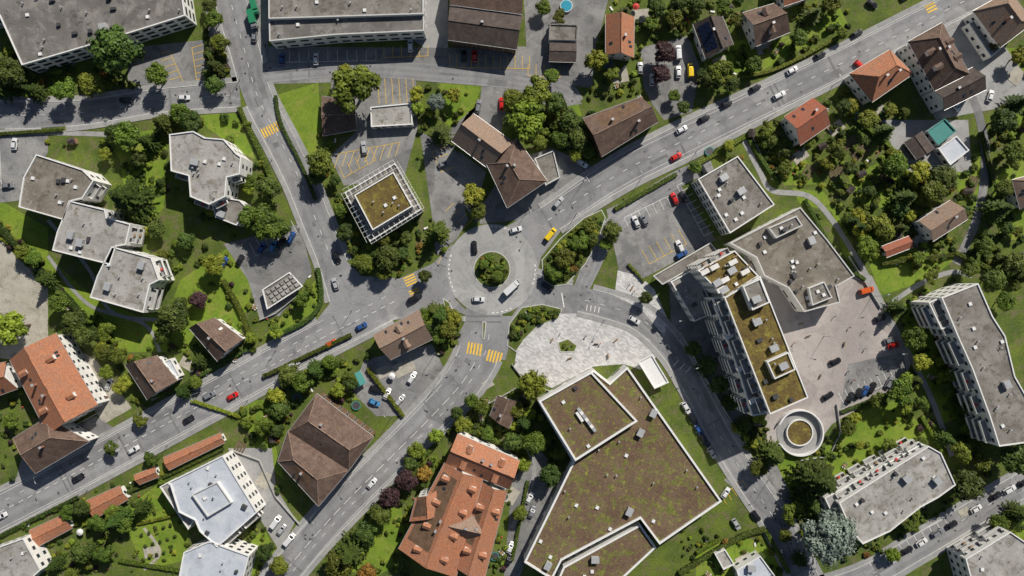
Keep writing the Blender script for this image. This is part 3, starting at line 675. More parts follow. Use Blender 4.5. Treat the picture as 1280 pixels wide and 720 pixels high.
flat('modern_villa',[dict(p=[(-20,690),(30,672),(52,712),(20,740),(-20,740)],h=7,roof=m_rlight,rim=m_rimw,det=4)])
gable('garden_shed',[dict(p=[(437,470),(450,463),(458,478),(444,486)],h=2.6,rise=.8,roof=m_teal,ch=0,sky=0)])
gable('detached_house',[dict(p=[(1265,225),(1300,215),(1305,250),(1275,262)],h=6,roof=m_ttan,hip=.5)])
gable('detached_house',[dict(p=[(968,-30),(1010,-40),(1018,-5),(980,8)],h=6,roof=m_torange)])
P=empty('ramp_building');c=W(998,540)
v=MB()
for r0,r1,z1 in((8.2,8.7,2.2),(4.6,5.0,1.4)):
    n=48
    for i in range(n):
        if r0>8 and 20<i<28: continue
        a=2*math.pi*i/n;b=2*math.pi*(i+1)/n
        v.prism([(c[0]+r*math.cos(t),c[1]+r*math.sin(t)) for r,t in((r0,a),(r1,a),(r1,b),(r0,b))],0,z1,0,0)
v.obj('ramp_walls',[m_rimw],P)
v=MB();v.poly([(*p,.18) for p in circ(c,8.2)],0);v.cyl(c[0],c[1],.1,1.0,4.6,4.6,32,1);v.obj('ramp_deck',[m_pave,m_moss2],P)
FOOT.append(circ(c,9,16))

# ------------------------------------------------------------ foliage
bm=bmesh.new();bmesh.ops.create_icosphere(bm,subdivisions=2,radius=1);ICO_V=[tuple(v.co) for v in bm.verts];ICO_F=[[v.index for v in f.verts] for f in bm.faces];bm.free()
def ico(mb,c,r,mi,sh,seed,sq=1):
    for v0 in ICO_F:
        pts=[]
        for k in v0:
            p=ICO_V[k];f=1+.28*noise.noise(Vector(p)*1.7+Vector((seed,seed*2,0)))
            pts.append((c[0]+p[0]*r*f,c[1]+p[1]*r*f,c[2]+p[2]*r*f*sq))
        mb.poly(pts,mi,sh=sh)
def leaf(mb,p,n,s,mi,sh,rr):
    u=n.orthogonal().normalized();w=n.cross(u);a=rr.uniform(0,6.28);u2=u*math.cos(a)+w*math.sin(a);w2=n.cross(u2)
    s2=s*rr.uniform(.5,.9)
    mb.poly([p-u2*s-w2*s2*.4,p+w2*s2*-.9+u2*.1*s,p+u2*s+w2*.2*s2,p+w2*s2],mi,sh=sh)
def tree_mesh(name,mat,seed,lobes=16,h=1.25,leafs=2800,ls=.085):
    rr=random.Random(seed);mb=MB()
    mb.tube((0,0,0),(0.02,0,h*.55),.07,.05,7,0);mb.tube((.02,0,h*.55),(.03,.02,h*1.1),.05,.02,6,0)
    L=[];el_=rr.uniform(.8,1.0)
    for i in range(lobes):
        a=i*2.399+rr.uniform(-.5,.5);rad=math.sqrt((i+.3)/lobes)*.70*rr.uniform(.75,1.15)
        z=h+ (1-rad**2)*.5*rr.uniform(.4,1.15)-.1
        r=rr.uniform(.18,.36)
        L.append((Vector((rad*math.cos(a),rad*math.sin(a)*el_,z)),r,rr.uniform(.1,.9)))
    for i in range(5):
        l=L[-1-i*2][0];mb.tube((0,0,h*.5),tuple(l*.9),.035,.012,5,0)
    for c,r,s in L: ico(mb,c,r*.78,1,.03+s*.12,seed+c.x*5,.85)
    for i in range(leafs):
        c,r,s=L[int(rr.random()*len(L))]
        d=Vector((rr.gauss(0,1),rr.gauss(0,1),rr.gauss(.35,1))).normalized()
        p=c+d*r*rr.uniform(.8,1.25)*(1+.25*noise.noise(d*3+c*4))
        p.z=c.z+(p.z-c.z)*.9
        n=(d+Vector((rr.uniform(-.6,.6),rr.uniform(-.6,.6),rr.uniform(-.2,.7)))).normalized()
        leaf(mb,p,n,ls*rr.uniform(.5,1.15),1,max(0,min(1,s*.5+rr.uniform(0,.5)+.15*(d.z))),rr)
    return mb.mesh(name,[m_bark,mat],shade=True)
def conifer_mesh(name,mat,seed):
    rr=random.Random(seed);mb=MB();mb.tube((0,0,0),(0,0,3.4),.09,.015,7,0)
    for k in range(13):
        z=.5+k*.235;rad=(1-k/13.5)*1.0;nb=int(7+rad*9)
        for j in range(nb):
            a=j*6.283/nb+k*.7+rr.uniform(-.15,.15);l=rad*rr.uniform(.75,1.12);d=Vector((math.cos(a),math.sin(a),0))
            mb.tube((0,0,z),tuple(d*l+Vector((0,0,z-.12*l))),.012,.004,3,0)
            s=rr.uniform(.1,.9)
            for m in range(int(5+l*16)):
                t=(m+.5)/(5+l*16);p=d*l*t+Vector((0,0,z-.12*l*t+rr.uniform(-.03,.03)));w=Vector((-d.y,d.x,0))*rr.uniform(-.14,.14)*(1.15-t)
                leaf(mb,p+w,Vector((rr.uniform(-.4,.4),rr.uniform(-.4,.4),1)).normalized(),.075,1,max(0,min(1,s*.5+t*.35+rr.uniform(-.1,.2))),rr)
    return mb.mesh(name,[m_bark,mat],shade=True)
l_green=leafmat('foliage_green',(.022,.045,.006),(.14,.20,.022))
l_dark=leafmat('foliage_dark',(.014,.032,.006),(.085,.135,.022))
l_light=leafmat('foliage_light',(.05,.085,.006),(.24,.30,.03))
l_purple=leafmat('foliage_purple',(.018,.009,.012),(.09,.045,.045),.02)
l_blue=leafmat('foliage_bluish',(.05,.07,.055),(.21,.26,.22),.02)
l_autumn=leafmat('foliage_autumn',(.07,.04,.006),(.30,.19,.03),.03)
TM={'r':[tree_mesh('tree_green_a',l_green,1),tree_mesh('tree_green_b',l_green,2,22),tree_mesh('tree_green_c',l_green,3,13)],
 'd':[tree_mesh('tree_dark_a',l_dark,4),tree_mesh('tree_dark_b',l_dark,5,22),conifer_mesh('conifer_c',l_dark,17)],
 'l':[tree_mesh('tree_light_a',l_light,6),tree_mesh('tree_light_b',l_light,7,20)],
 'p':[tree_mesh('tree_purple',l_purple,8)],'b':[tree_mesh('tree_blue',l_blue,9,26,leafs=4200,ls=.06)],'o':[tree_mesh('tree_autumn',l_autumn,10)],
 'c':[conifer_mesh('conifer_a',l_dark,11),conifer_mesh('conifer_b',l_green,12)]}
NM={'r':'deciduous_tree','d':'oak_tree','l':'lime_tree','p':'copper_beech_tree','b':'blue_cedar_tree','o':'autumn_tree','c':'spruce_tree'}
def tree(x,y,r,k='r'):
    rm=r*S;m=R.choice(TM[k])
    if m.name.startswith('conifer'): k='c'
    hc=rm*1.3;zs=rm*R.uniform(.9,1.15)
    if k=='c': hc=rm*.9;zs=rm*.8
    c=W(x,y,hc)
    inst(NM[k],m,c[0],c[1],0,R.uniform(0,6.28),(rm*1.12,rm*1.12,zs))
def shrub_mesh(name,mat,seed):
    rr=random.Random(seed);mb=MB();L=[]
    for i in range(6):
        a=i*1.1+rr.uniform(-.3,.3);rad=rr.uniform(.2,.6) if i else 0;L.append((Vector((rad*math.cos(a),rad*math.sin(a),.45+rr.uniform(-.1,.25))),rr.uniform(.32,.5),rr.uniform(.1,.9)))
    mb.tube((0,0,0),(0,0,.5),.06,.04,5,0)
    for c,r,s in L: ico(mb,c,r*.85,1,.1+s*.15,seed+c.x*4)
    for i in range(520):
        c,r,s=L[int(rr.random()*len(L))];d=Vector((rr.gauss(0,1),rr.gauss(0,1),abs(rr.gauss(.3,1)))).normalized();p=c+d*r*rr.uniform(.85,1.2)
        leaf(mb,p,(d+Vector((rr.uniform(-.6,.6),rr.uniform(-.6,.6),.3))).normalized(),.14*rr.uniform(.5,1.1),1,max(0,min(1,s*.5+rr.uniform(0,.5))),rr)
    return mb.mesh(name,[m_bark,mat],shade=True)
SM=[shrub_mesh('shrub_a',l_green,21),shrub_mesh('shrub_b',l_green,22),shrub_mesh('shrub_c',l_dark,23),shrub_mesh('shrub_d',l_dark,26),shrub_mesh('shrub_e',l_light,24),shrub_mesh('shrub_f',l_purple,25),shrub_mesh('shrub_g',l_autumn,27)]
SW=[6,6,4,3,6,.8,.6]
TREES="""147,62,29,d;198,95,15,r;115,106,15,r;80,112,15,r;45,115,13,d;12,88,20,d;5,112,14,d;275,55,12,r;268,25,11,r;270,85,12,d;262,5,10,d
160,170,19,r;188,178,13,d;165,248,25,d;205,155,14,d;240,150,15,d;225,140,12,r;268,331,15,l;335,278,22,r;312,272,15,r;352,285,12,d;335,235,15,d;218,395,20,d;205,415,14,r;248,375,12,p;17,408,22,l;92,402,16,d;75,378,14,r;60,350,12,d;42,322,11,r;106,420,14,d;128,440,11,r;205,332,10,d;196,285,11,d;232,300,11,d;142,165,12,d;175,200,11,d
268,105,12,d;445,110,29,r;430,95,14,l;402,206,17,r;395,222,12,d;545,128,11,b;550,168,15,c;520,118,10,l;523,135,9,l;657,152,24,l;668,118,20,r;640,125,14,r;692,130,14,d;640,150,12,d;710,150,14,d;722,172,15,d;700,172,12,r;592,244,15,l;598,265,11,r;548,290,15,c;487,321,17,d;430,292,12,d;425,262,9,r;455,328,12,r;420,225,8,d;745,77,14,l;830,66,15,p;826,92,13,p;530,345,9,d;690,95,10,r
900,90,15,r;882,100,12,d;943,80,11,r;915,105,10,d;1000,48,11,r;1015,20,12,d;1040,5,12,r;870,5,12,d;905,8,12,r;820,10,12,d;842,25,11,r;700,20,9,r;680,10,10,r;1055,135,10,d;1085,150,13,r;1105,165,12,d;1118,205,15,r;1180,222,17,d;1165,240,16,r;1130,248,14,d;1100,285,17,r;1082,308,14,l;1070,285,12,d;1250,150,17,d;1262,190,14,r;1245,262,16,d;1268,330,15,d;1232,308,12,r;1212,335,12,r;1240,350,14,d;1255,378,12,r;1238,60,10,d;1150,215,14,l;1045,190,12,r;1060,210,10,d;1270,130,14,d;1255,235,12,r
1120,385,12,d;1140,422,16,r;1150,452,12,l;1142,475,10,d;1125,488,17,r;1098,500,12,r;1150,505,10,r;1165,345,10,r
665,480,19,l;645,512,11,r;655,528,12,d;668,552,15,r;640,552,12,d;698,566,10,r;688,592,15,d;590,500,10,r;572,515,9,d;545,545,10,l;530,592,11,o;508,600,15,p;488,622,15,p;475,642,14,d;440,688,20,d;458,668,15,d;425,706,18,r;460,716,13,o;520,562,12,r;512,578,10,d;650,640,10,r;618,640,8,r;655,580,10,l
360,470,14,d;378,478,13,r;395,462,13,d;412,452,10,r;350,512,12,d;330,532,12,r;436,472,9,r;345,495,11,l;150,648,15,d;190,572,9,r;122,655,12,r;105,688,14,d;85,640,10,r;130,690,12,r;70,705,10,d;14,525,10,r;250,690,8,r;330,690,12,d;350,708,12,r;175,525,9,r;230,490,10,d;245,478,9,r;140,560,9,d
1020,598,26,d;1035,670,33,b;1206,604,22,d;992,640,15,r;965,568,17,d;948,585,12,r;1008,628,18,d;1060,536,10,r;1112,556,9,r;1270,576,20,d;1278,545,14,d;1200,565,13,r;1270,640,13,d;1246,652,12,r;1116,694,10,l;868,436,11,d;884,458,14,d;900,480,13,d;914,503,12,d;920,455,10,r;930,530,10,d;1180,548,12,d;1225,578,12,r;1000,700,10,d;980,668,9,r
765,290,13,d;757,305,9,r;808,372,9,d;550,395,13,d;560,412,12,r;540,408,10,d;530,392,9,r;855,135,9,d;842,120,8,r;870,210,8,r"""
for ln in TREES.split('\n'):
    for t in ln.split(';'):
        a=t.split(',');tree(float(a[0]),float(a[1]),float(a[2]),a[3])
def blocked(x,y,m):
    if onroad(x,y,m+1.9): return True
    for p in YARDS:
        if inside(x,y,p): return True
    for p in FOOT:
        if inside(x,y,p): return True
    return False
def shrub(x,y,r,zs=1): inst('garden_shrub',R.choices(SM,SW)[0],x,y,0,R.uniform(0,6.28),(r,r,r*zs))
# small garden things
def gm_table():
    mb=MB();mb.box(0,0,.68,.74,1.6,.9,0,0,bottom=True)
    for x in(-.65,.65):
        for y in(-.35,.35): mb.box(x,y,0,.68,.07,.07,0,0)
    for x in(-.4,.4):
        for s in(-1,1): mb.box(x,s*.85,.4,.46,.45,.45,0,1,bottom=True);mb.box(x,s*1.07,.46,.95,.45,.05,0,1);mb.box(x,s*.85,0,.4,.3,.3,0,1)
    return mb.mesh('garden_table',[m_wood,m_rimw])
def gm_tramp():
    mb=MB();n=20
    for i in range(n):
        a=2*math.pi*i/n;b=2*math.pi*(i+1)/n
        mb.poly([(r*math.cos(t),r*math.sin(t),.75) for r,t in((1.45,a),(1.75,a),(1.75,b),(1.45,b))],1)
    mb.poly([(1.45*math.cos(2*math.pi*i/n),1.45*math.sin(2*math.pi*i/n),.73) for i in range(n)],0)
    for i in range(6):
        a=i*1.047;mb.cyl(1.7*math.cos(a),1.7*math.sin(a),0,.74,.04,.04,5,2)
    return mb.mesh('trampoline',[m_dvent,m_teal,m_metal])
def gm_shed():
    mb=MB();mb.box(0,0,0,2.0,2.6,2.0,0,0)
    mb.poly([(-1.5,-1.2,1.95),(1.5,-1.2,1.95),(1.5,0,2.55),(-1.5,0,2.55)],1);mb.poly([(1.5,1.2,1.95),(-1.5,1.2,1.95),(-1.5,0,2.55),(1.5,0,2.55)],1)
    for x in(-1.3,1.3): mb.poly([(x,-1,2),(x,1,2),(x,0,2.5)],0)
    mb.poly([(-.4,-1.01,.05),(.4,-1.01,.05),(.4,-1.01,1.8),(-.4,-1.01,1.8)],2);return mb.mesh('tool_shed',[m_wood,m_tdark,m_dvent])
def gm_pot():
    mb=MB();mb.cyl(0,0,0,.5,.25,.35,10,0);mb.cyl(0,0,.5,.75,.3,.12,8,1);return mb.mesh('flower_pot',[m_brick,m_redf])
def gm_lounger():
    mb=MB();mb.box(0,0,.25,.33,1.3,.6,0,0,bottom=True);mb.poly([(.65,-.3,.33),(1.1,-.3,.7),(1.1,.3,.7),(.65,.3,.33)][::-1],0)
    for x in(-.5,.5): mb.box(x,0,0,.25,.06,.5,0,1)
    return mb.mesh('sun_lounger',[m_rimw,m_metal])
GT=[('garden_table',gm_table()),('trampoline',gm_tramp()),('tool_shed',gm_shed()),('flower_pot',gm_pot()),('sun_lounger',gm_lounger())]
def fill(poly,n,r0,r1):
    n=int(n*1.35);p=WP(poly);xs=[q[0] for q in p];ys=[q[1] for q in p];c=0;t=0
    while c<n and t<n*8:
        t+=1;x=R.uniform(min(xs),max(xs));y=R.uniform(min(ys),max(ys))
        if not inside(x,y,p) or blocked(x,y,0): continue
        c+=1;k=R.random()
        if k<.07 and not blocked(x,y,1.2): tree(640+x/S,360-y/S,R.uniform(6,11),R.choice('rrdlld'))
        elif k<.13:
            nm,me=R.choices(GT,[5,1,2,5,4])[0];inst(nm,me,x,y,.02,R.uniform(0,6.28))
        else: shrub(x,y,R.uniform(r0,r1),R.uniform(.7,1.2))
def island(name,pts_world,n,r0,r1):
    mb=MB();ins=inset(pts_world,.3);k=len(pts_world)
    for i in range(k):
        a,b=pts_world[i],pts_world[(i+1)%k];c,d=ins[(i+1)%k],ins[i]
        mb.poly([(*a,.05),(*b,.05),(*b,.27),(*a,.27)],0);mb.poly([(*a,.27),(*b,.27),(*c,.27),(*d,.27)],0)
    mb.poly([(*p,.25) for p in ins],1);mb.obj(name,[m_kerb,m_ground])
    xs=[q[0] for q in ins];ys=[q[1] for q in ins];inn=inset(pts_world,r0+.5);c=0;t=0
    while c<n and t<5000:
        t+=1;x=R.uniform(min(xs),max(xs));y=R.uniform(min(ys),max(ys))
        if inside(x,y,inn): c+=1;inst('garden_shrub',R.choices(SM,SW)[0],x,y,.2,R.uniform(0,6),[R.uniform(r0,r1)]*3)
island('roundabout_island',circ(rc,23*S,48),55,.7,1.3)
isl=[[(752,262),(757,272),(748,300),(732,330),(708,356),(690,358),(679,350),(677,325),(700,298),(730,272)],
     [(634,432),(636,405),(652,384),(678,380),(703,386),(698,398),(672,408),(655,425),(645,440)]]
for p in isl: island('planted_island',ccw(WP(p)),120 if p is isl[0] else 55,.8,1.6)
for x,y,r in((722,302,13),(705,322,14),(735,282,10),(692,340,11),(740,300,9)): tree(x,y,r,'r')
for x,y,r in((605,330,7),(622,345,8),(612,322,6)): tree(x,y,r,'r')
island('planted_island',ccw(WP([(697,428),(710,423),(722,432),(718,440),(700,440)])),5,.5,.8)
island('traffic_island',ccw(WP([(553,372),(562,378),(572,398),(566,400),(556,385)])),0,.5,.6)
island('traffic_island',ccw(WP([(603,402),(608,402),(606,424),(603,424)])),0,.5,.6)
for poly,n,r0,r1 in [
 ([(130,150),(330,130),(345,250),(300,300),(130,200)],50,.8,2.0),([(0,165),(130,165),(60,190)],8,.8,1.4),
 ([(0,300),(130,440),(160,440),(130,400),(60,330),(0,270)],60,.9,1.8),([(160,200),(210,200),(200,300),(165,300)],14,.8,1.8),
 ([(200,300),(330,300),(330,430),(200,500),(160,430)],45,.8,1.8),([(120,430),(240,430),(320,440),(180,520),(130,500)],35,.7,1.5),
 ([(300,490),(460,440),(470,470),(380,500),(330,580),(300,540)],70,.8,1.8),([(0,640),(200,570),(210,600),(120,720),(0,720)],70,.7,1.5),
 ([(130,640),(230,620),(240,720),(130,720)],30,.6,1.2),([(300,560),(350,600),(340,720),(310,720)],20,.7,1.4),
 ([(400,660),(520,560),(560,580),(500,680),(520,720),(400,720)],60,.8,1.7),([(540,520),(660,480),(720,560),(700,600),(640,640),(640,570),(560,530)],80,.8,1.8),
 ([(620,620),(660,600),(640,720),(610,720)],20,.8,1.5),([(400,170),(440,180),(440,340),(420,330)],26,.8,1.6),([(430,295),(545,270),(560,310),(500,345),(440,335)],60,.8,1.7),
 ([(500,90),(600,100),(560,190),(520,200)],16,.8,1.5),([(620,110),(740,110),(750,200),(700,200),(650,170)],70,.9,2),([(540,370),(580,380),(570,430),(540,440),(520,385)],50,.8,1.6),
 ([(740,0),(870,0),(860,60),(800,130),(740,120)],55,.8,1.7),([(860,0),(1060,0),(1060,40),(900,110),(860,110)],80,.8,1.8),
 ([(930,170),(1060,110),(1140,140),(1130,280),(1060,320),(1000,240)],170,.6,1.8),([(1100,200),(1280,150),(1280,360),(1160,350),(1060,310)],170,.8,2),
 ([(1230,60),(1290,60),(1290,200),(1240,180)],30,.9,2),([(1090,370),(1170,360),(1220,560),(1160,540)],60,.8,1.8),([(960,540),(1140,490),(1200,560),(1040,620),(980,620)],40,.8,1.8),
 ([(970,600),(1040,600),(1060,700),(990,690)],30,.9,1.8),([(1060,690),(1200,600),(1280,580),(1280,600),(1100,700)],40,.8,1.6),([(1200,660),(1280,610),(1280,680)],25,.8,1.6),
 ([(850,410),(950,440),(960,560),(920,560),(870,470)],45,.9,2),([(855,190),(960,170),(990,240),(930,200),(870,220)],40,.7,1.4),([(760,270),(850,220),(855,232),(775,285)],30,.7,1.3),
 ([(850,660),(980,660),(1000,720),(850,720)],35,.7,1.4),([(560,160),(600,240),(620,280),(570,280),(550,240)],14,.8,1.4),([(0,60),(250,60),(250,112),(0,125)],60,.9,1.8),([(255,0),(285,0),(290,100),(262,100)],30,.9,1.6),
 ([(320,380),(400,330),(408,380),(340,425)],26,.6,1.2),([(425,480),(560,430),(520,520),(400,500)],40,.7,1.5),([(-60,440),(130,440),(150,560),(0,640)],40,.8,1.6)]:
    fill(poly,n,r0,r1)
def hedge(pts,w=1.3,h=1.6,mat=None):
    sp=[W(*p) for p in smooth(pts,4)];mb=MB();rr=random.Random(int(pts[0][0]*7+pts[0][1]));a=offs(sp,lambda i:w/2*(.9+.4*noise.noise(Vector((i*.7,0,pts[0][0])))));b=offs(sp,lambda i:-w/2*(.9+.4*noise.noise(Vector((i*.7,5,pts[0][0])))))
    for i in range(len(sp)-1):
        z0=h*.92+.15*noise.noise(Vector((i*.9,0,0)));z1=h*.92+.15*noise.noise(Vector(((i+1)*.9,0,0)))
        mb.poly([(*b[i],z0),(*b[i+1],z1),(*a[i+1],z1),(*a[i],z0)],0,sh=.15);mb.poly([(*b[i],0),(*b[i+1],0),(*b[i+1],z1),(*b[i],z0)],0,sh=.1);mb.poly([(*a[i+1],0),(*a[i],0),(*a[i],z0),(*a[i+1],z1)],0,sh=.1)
        L=math.dist(sp[i],sp[i+1])
        for k in range(int(L*(w*9+14))):
            t=rr.random();u=rr.uniform(-.56,.56);x=sp[i][0]+(sp[i+1][0]-sp[i][0])*t;y=sp[i][1]+(sp[i+1][1]-sp[i][1])*t
            nx,ny=(a[i][0]-sp[i][0]),(a[i][1]-sp[i][1]);l=math.hypot(nx,ny);x+=nx/l*u*w;y+=ny/l*u*w
            z=h*rr.uniform(.9,1.08) if abs(u)<.46 else h*rr.uniform(.1,1)
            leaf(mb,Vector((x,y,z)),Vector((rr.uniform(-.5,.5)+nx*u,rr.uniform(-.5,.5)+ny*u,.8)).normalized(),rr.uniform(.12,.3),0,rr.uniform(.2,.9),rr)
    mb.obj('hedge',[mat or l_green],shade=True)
for pts,w,h in [([(0,283),(60,345),(120,410),(150,445)],2.2,2),([(280,350),(300,385),(318,430)],1.6,1.8),([(318,432),(250,470),(190,505)],1.3,1.5),
 ([(345,420),(385,400),(402,375),(398,335)],1.6,1.5),([(545,555),(500,600),(470,640)],1.5,1.6),([(560,540),(610,505)],1.5,1.6),([(848,715),(920,672),(955,660)],1.8,1.8),
 ([(955,660),(985,715)],1.6,1.6),([(870,690),(900,672)],1.4,1.4),([(1195,545),(1225,575)],1.8,1.8),([(768,262),(845,218)],1.6,1.2),([(0,168),(80,163)],1.2,1.2),
 ([(345,120),(352,155),(378,208),(395,250)],1.2,1.2),([(700,118),(730,195)],1.4,1.6),([(935,175),(972,232)],1.4,1.3),([(860,212),(930,172)],1.4,1.2),
 ([(280,560),(212,592),(160,615)],1.2,1.3),([(100,620),(0,670)],1.4,1.4),([(330,470),(440,418)],1.5,1.6),([(460,460),(505,520)],1.3,1.6),([(1100,330),(1190,318)],1.5,1.6),
 ([(1005,250),(1045,320),(1080,350)],1.3,1.3),([(1190,315),(1265,350)],1.6,1.8),([(1050,515),(1120,488)],1.3,1.2),([(1150,520),(1180,570)],1.2,1.3),([(170,655),(235,640)],1,1),
 ([(150,700),(240,715)],1.1,1.2),([(785,330),(805,352)],1.0,1.0),([(300,135),(330,200),(345,240)],1.6,1.6),([(240,500),(300,520)],1.1,1.3),([(1070,150),(1130,200)],1.2,1.3),
 ([(1225,165),(1240,230)],1.3,1.4),([(660,600),(640,700)],1.2,1.3),([(870,100),(960,90),(1050,45)],1.2,1.3),([(940,85),(925,60)],1.1,1.2),([(990,60),(1005,10)],1.1,1.2),([(1190,690),(1290,630)],1.6,1.5)]:
    hedge(pts,w,h,R.choice([l_green,l_green,l_dark,l_light]))
for i in range(14):
    c=W(178+(i%5)*9+(i//5)*5,668+(i//5)*14-(i%5)*3);inst('box_topiary',SM[2],c[0],c[1],0,i,(.9,.9,.9))

# ------------------------------------------------------------ vehicles
m_glass2=plain('car_glass',(.012,.015,.02),.08);m_lamp=plain('headlight_glass',(.7,.7,.7),.2);m_tail=plain('tail_light',(.4,.02,.02),.3)
def car_mesh(name,paint,kind='car'):
    mb=MB()
    if kind=='van':
        st=[(2.55,.7,.45,.75),(2.4,.88,.3,1.0),(1.6,.95,.28,1.15),(1.2,.97,.28,1.2),(-2.3,.97,.28,1.2),(-2.5,.92,.35,1.15)]
        gh=(1.75,.95,-2.3,-2.5,1.98,1.18,.9,.82)
    elif kind=='estate':
        st=[(2.3,.6,.45,.62),(2.15,.8,.3,.72),(1.4,.9,.25,.84),(.8,.92,.25,.96),(-.6,.92,.25,.98),(-1.9,.9,.25,1.0),(-2.2,.84,.3,.96),(-2.3,.7,.45,.82)]
        gh=(1.1,.4,-1.75,-2.15,1.48,.95,.82,.64)
    else:
        st=[(2.1,.6,.45,.62),(1.98,.8,.3,.72),(1.3,.88,.25,.84),(.75,.9,.25,.96),(-.6,.9,.25,.98),(-1.65,.88,.25,1.0),(-1.98,.82,.3,.96),(-2.1,.68,.45,.82)]
        gh=(1.05,.3,-1.35,-1.9,1.46,.95,.8,.62)
    rings=[]
    for x,w,zb,zs in st:
        md=(zb+zs)/2;rings.append([(x,-w*.94,zb),(x,-w,md),(x,-w*.9,zs),(x,-w*.5,zs+.03),(x,0,zs+.045),(x,w*.5,zs+.03),(x,w*.9,zs),(x,w,md),(x,w*.94,zb)])
    for a,b in zip(rings,rings[1:]):
        for i in range(8): mb.poly([a[i],a[i+1],b[i+1],b[i]],0)
    mb.poly(rings[0],0);mb.poly(rings[-1][::-1],0)
    xf,xrf,xrr,xb,zr,zb,wb,wr=gh
    A=[(xf,-wb*.94,zb),(xf,wb*.94,zb),(xb,wb*.94,zb),(xb,-wb*.94,zb)];T=[(xrf,-wr,zr-.03),(xrf,wr,zr-.03),(xrr,wr,zr-.03),(xrr,-wr,zr-.03)]
    mm=[(xrf-.25,0,zr+.02),(xrr+.25,0,zr+.02)]
    for i in range(4):
        j=(i+1)%4;q=[Vector(A[i]),Vector(A[j]),Vector(T[j]),Vector(T[i])];mb.poly(q,0)
        c=sum(q,Vector((0,0,0)))/4;n=(q[1]-q[0]).cross(q[3]-q[0]).normalized()
        if n.dot(c-Vector((0,0,zb)))<0:n=-n
        s0,s1=(.05,.95)
        if kind=='van' and i==1: s0,s1=.03,.3
        if kind=='van' and i==3: s0,s1=.7,.97
        def bl(s,t): return q[0].lerp(q[1],s).lerp(q[3].lerp(q[2],s),t)+n*.012
        mb.poly([bl(s0,.08),bl(s1,.08),bl(s1,.92),bl(s0,.92)],1)
    mb.poly([T[0],T[1],mm[0]],0);mb.poly([T[1],T[2],mm[1],mm[0]],0);mb.poly([T[2],T[3],mm[1]],0);mb.poly([T[3],T[0],mm[0],mm[1]],0)
    wx=1.3 if kind!='van' else 1.6
    for x in(wx,-wx):
        for y in(-.8,.8):
            w=.86 if y>0 else -.86;mb.tube((x,w-.11,.32),(x,w+.11,.32),.32,.32,14,2);mb.tube((x,w-.12,.32),(x,w+.12,.32),.17,.17,8,3)
    f=st[0][0];b=st[-1][0]
    for y in(-.52,.52):
        mb.box(f-.06,y,.58,.7,.16,.3,0,4);mb.box(b+.04,y*1.1,.7,.86,.12,.26,0,5)
    for y in(-1,1): mb.box(xf-.25,y*(wb+.17),zb+.03,zb+.15,.14,.2,0,0,bottom=True)
    return mb.mesh(name,[paint,m_glass2,m_tyre,m_metal,m_lamp,m_tail])
PC={'w':(.76,.77,.78),'g':(.22,.23,.25),'k':(.018,.019,.022),'r':(.62,.02,.015),'b':(.03,.09,.28),'s':(.45,.46,.48),'y':(.85,.6,.02),'o':(.7,.12,.02),'n':(.03,.25,.12),'c':(.08,.28,.55)}
PM={k:plain('car_paint_'+k,c,.28,.15,.6,.04) for k,c in PC.items()}
CM={}
def car(x,y,ang,c='w',kind=None,h=0):
    kind=kind or R.choice(['car','car','estate'])
    if (c,kind) not in CM: CM[(c,kind)]=car_mesh(kind+'_'+c,PM[c],kind)
    p=W(x,y,.7);nm='van' if kind=='van' else ('car' if h else 'parked_car')
    inst(nm,CM[(c,kind)],p[0],p[1],.12,math.radians(ang+R.uniform(-2,2)),(1.08,1.08,1.0))
moving="""98,597,28,k;167,562,28,w;236,524,28,k;262,494,28,g;291,495,28,r;367,455,28,w;414,429,28,o;452,408,28,b;519,372,28,k,van;598,374,0,w;2,645,28,w
593,309,95,k;645,287,15,w;688,293,50,y,van;684,358,150,k;698,253,50,s;845,196,28,r;852,162,28,w;880,148,28,k;908,130,27,k;944,110,27,k;974,119,27,w;990,88,27,w;1025,69,27,k;1071,42,27,k;793,400,-28,w
419,355,112,s;727,204,-30,w;465,604,48,w;230,122,3,w;157,125,3,k;421,322,-65,k;907,616,55,w;880,550,-60,k;1044,452,20,k;1100,398,20,k;795,277,115,w;513,57,90,w;627,130,90,r;598,133,80,g"""
for ln in moving.split('\n'):
    for t in ln.split(';'):
        a=t.split(',');car(float(a[0]),float(a[1]),float(a[2]),a[3],a[4] if len(a)>4 else None,1)
parked="""843,248,115,r;854,246,115,k;850,308,115,w;852,318,30,b;327,310,62,b;341,308,62,c;352,303,62,k;364,297,62,b;345,652,55,w,van;352,662,55,s;362,674,50,w,van
395,74,90,w;352,74,90,b;18,180,88,w;848,66,92,w,van;863,88,90,y,van;848,90,92,w;1073,492,60,k;1081,489,60,b;1090,485,60,k;1063,497,60,k;1112,478,60,g;866,524,-58,k;874,538,-58,b;882,552,-58,k;890,566,-58,s;858,510,-58,w
1220,636,30,w;1190,656,30,k;1172,666,30,g;1152,678,30,w;1134,688,30,k;1245,620,30,k;1118,700,30,s;92,455,60,w;122,494,55,w,van;136,480,70,w;80,438,40,b;470,487,-20,k;468,503,-25,c;484,492,60,w;515,472,60,w;500,500,50,s
593,70,90,r;580,70,90,k;1133,-5,30,b;662,622,60,w;665,640,70,g;638,684,70,w;636,700,70,k;880,215,-60,k;1075,82,-40,r;1100,640,30,k;425,265,-62,y;555,205,20,g;455,185,100,s;280,328,60,b;300,325,60,k;10,232,5,g;318,45,85,g
1195,132,-60,w;1238,120,70,w;800,85,90,s;815,100,90,w;1090,5,-35,k;920,655,-58,s;945,645,-55,k;1112,425,20,g;1280,603,28,k;1262,612,28,w;805,275,115,g;1035,495,30,k;1117,432,20,r;1083,363,15,o,van"""
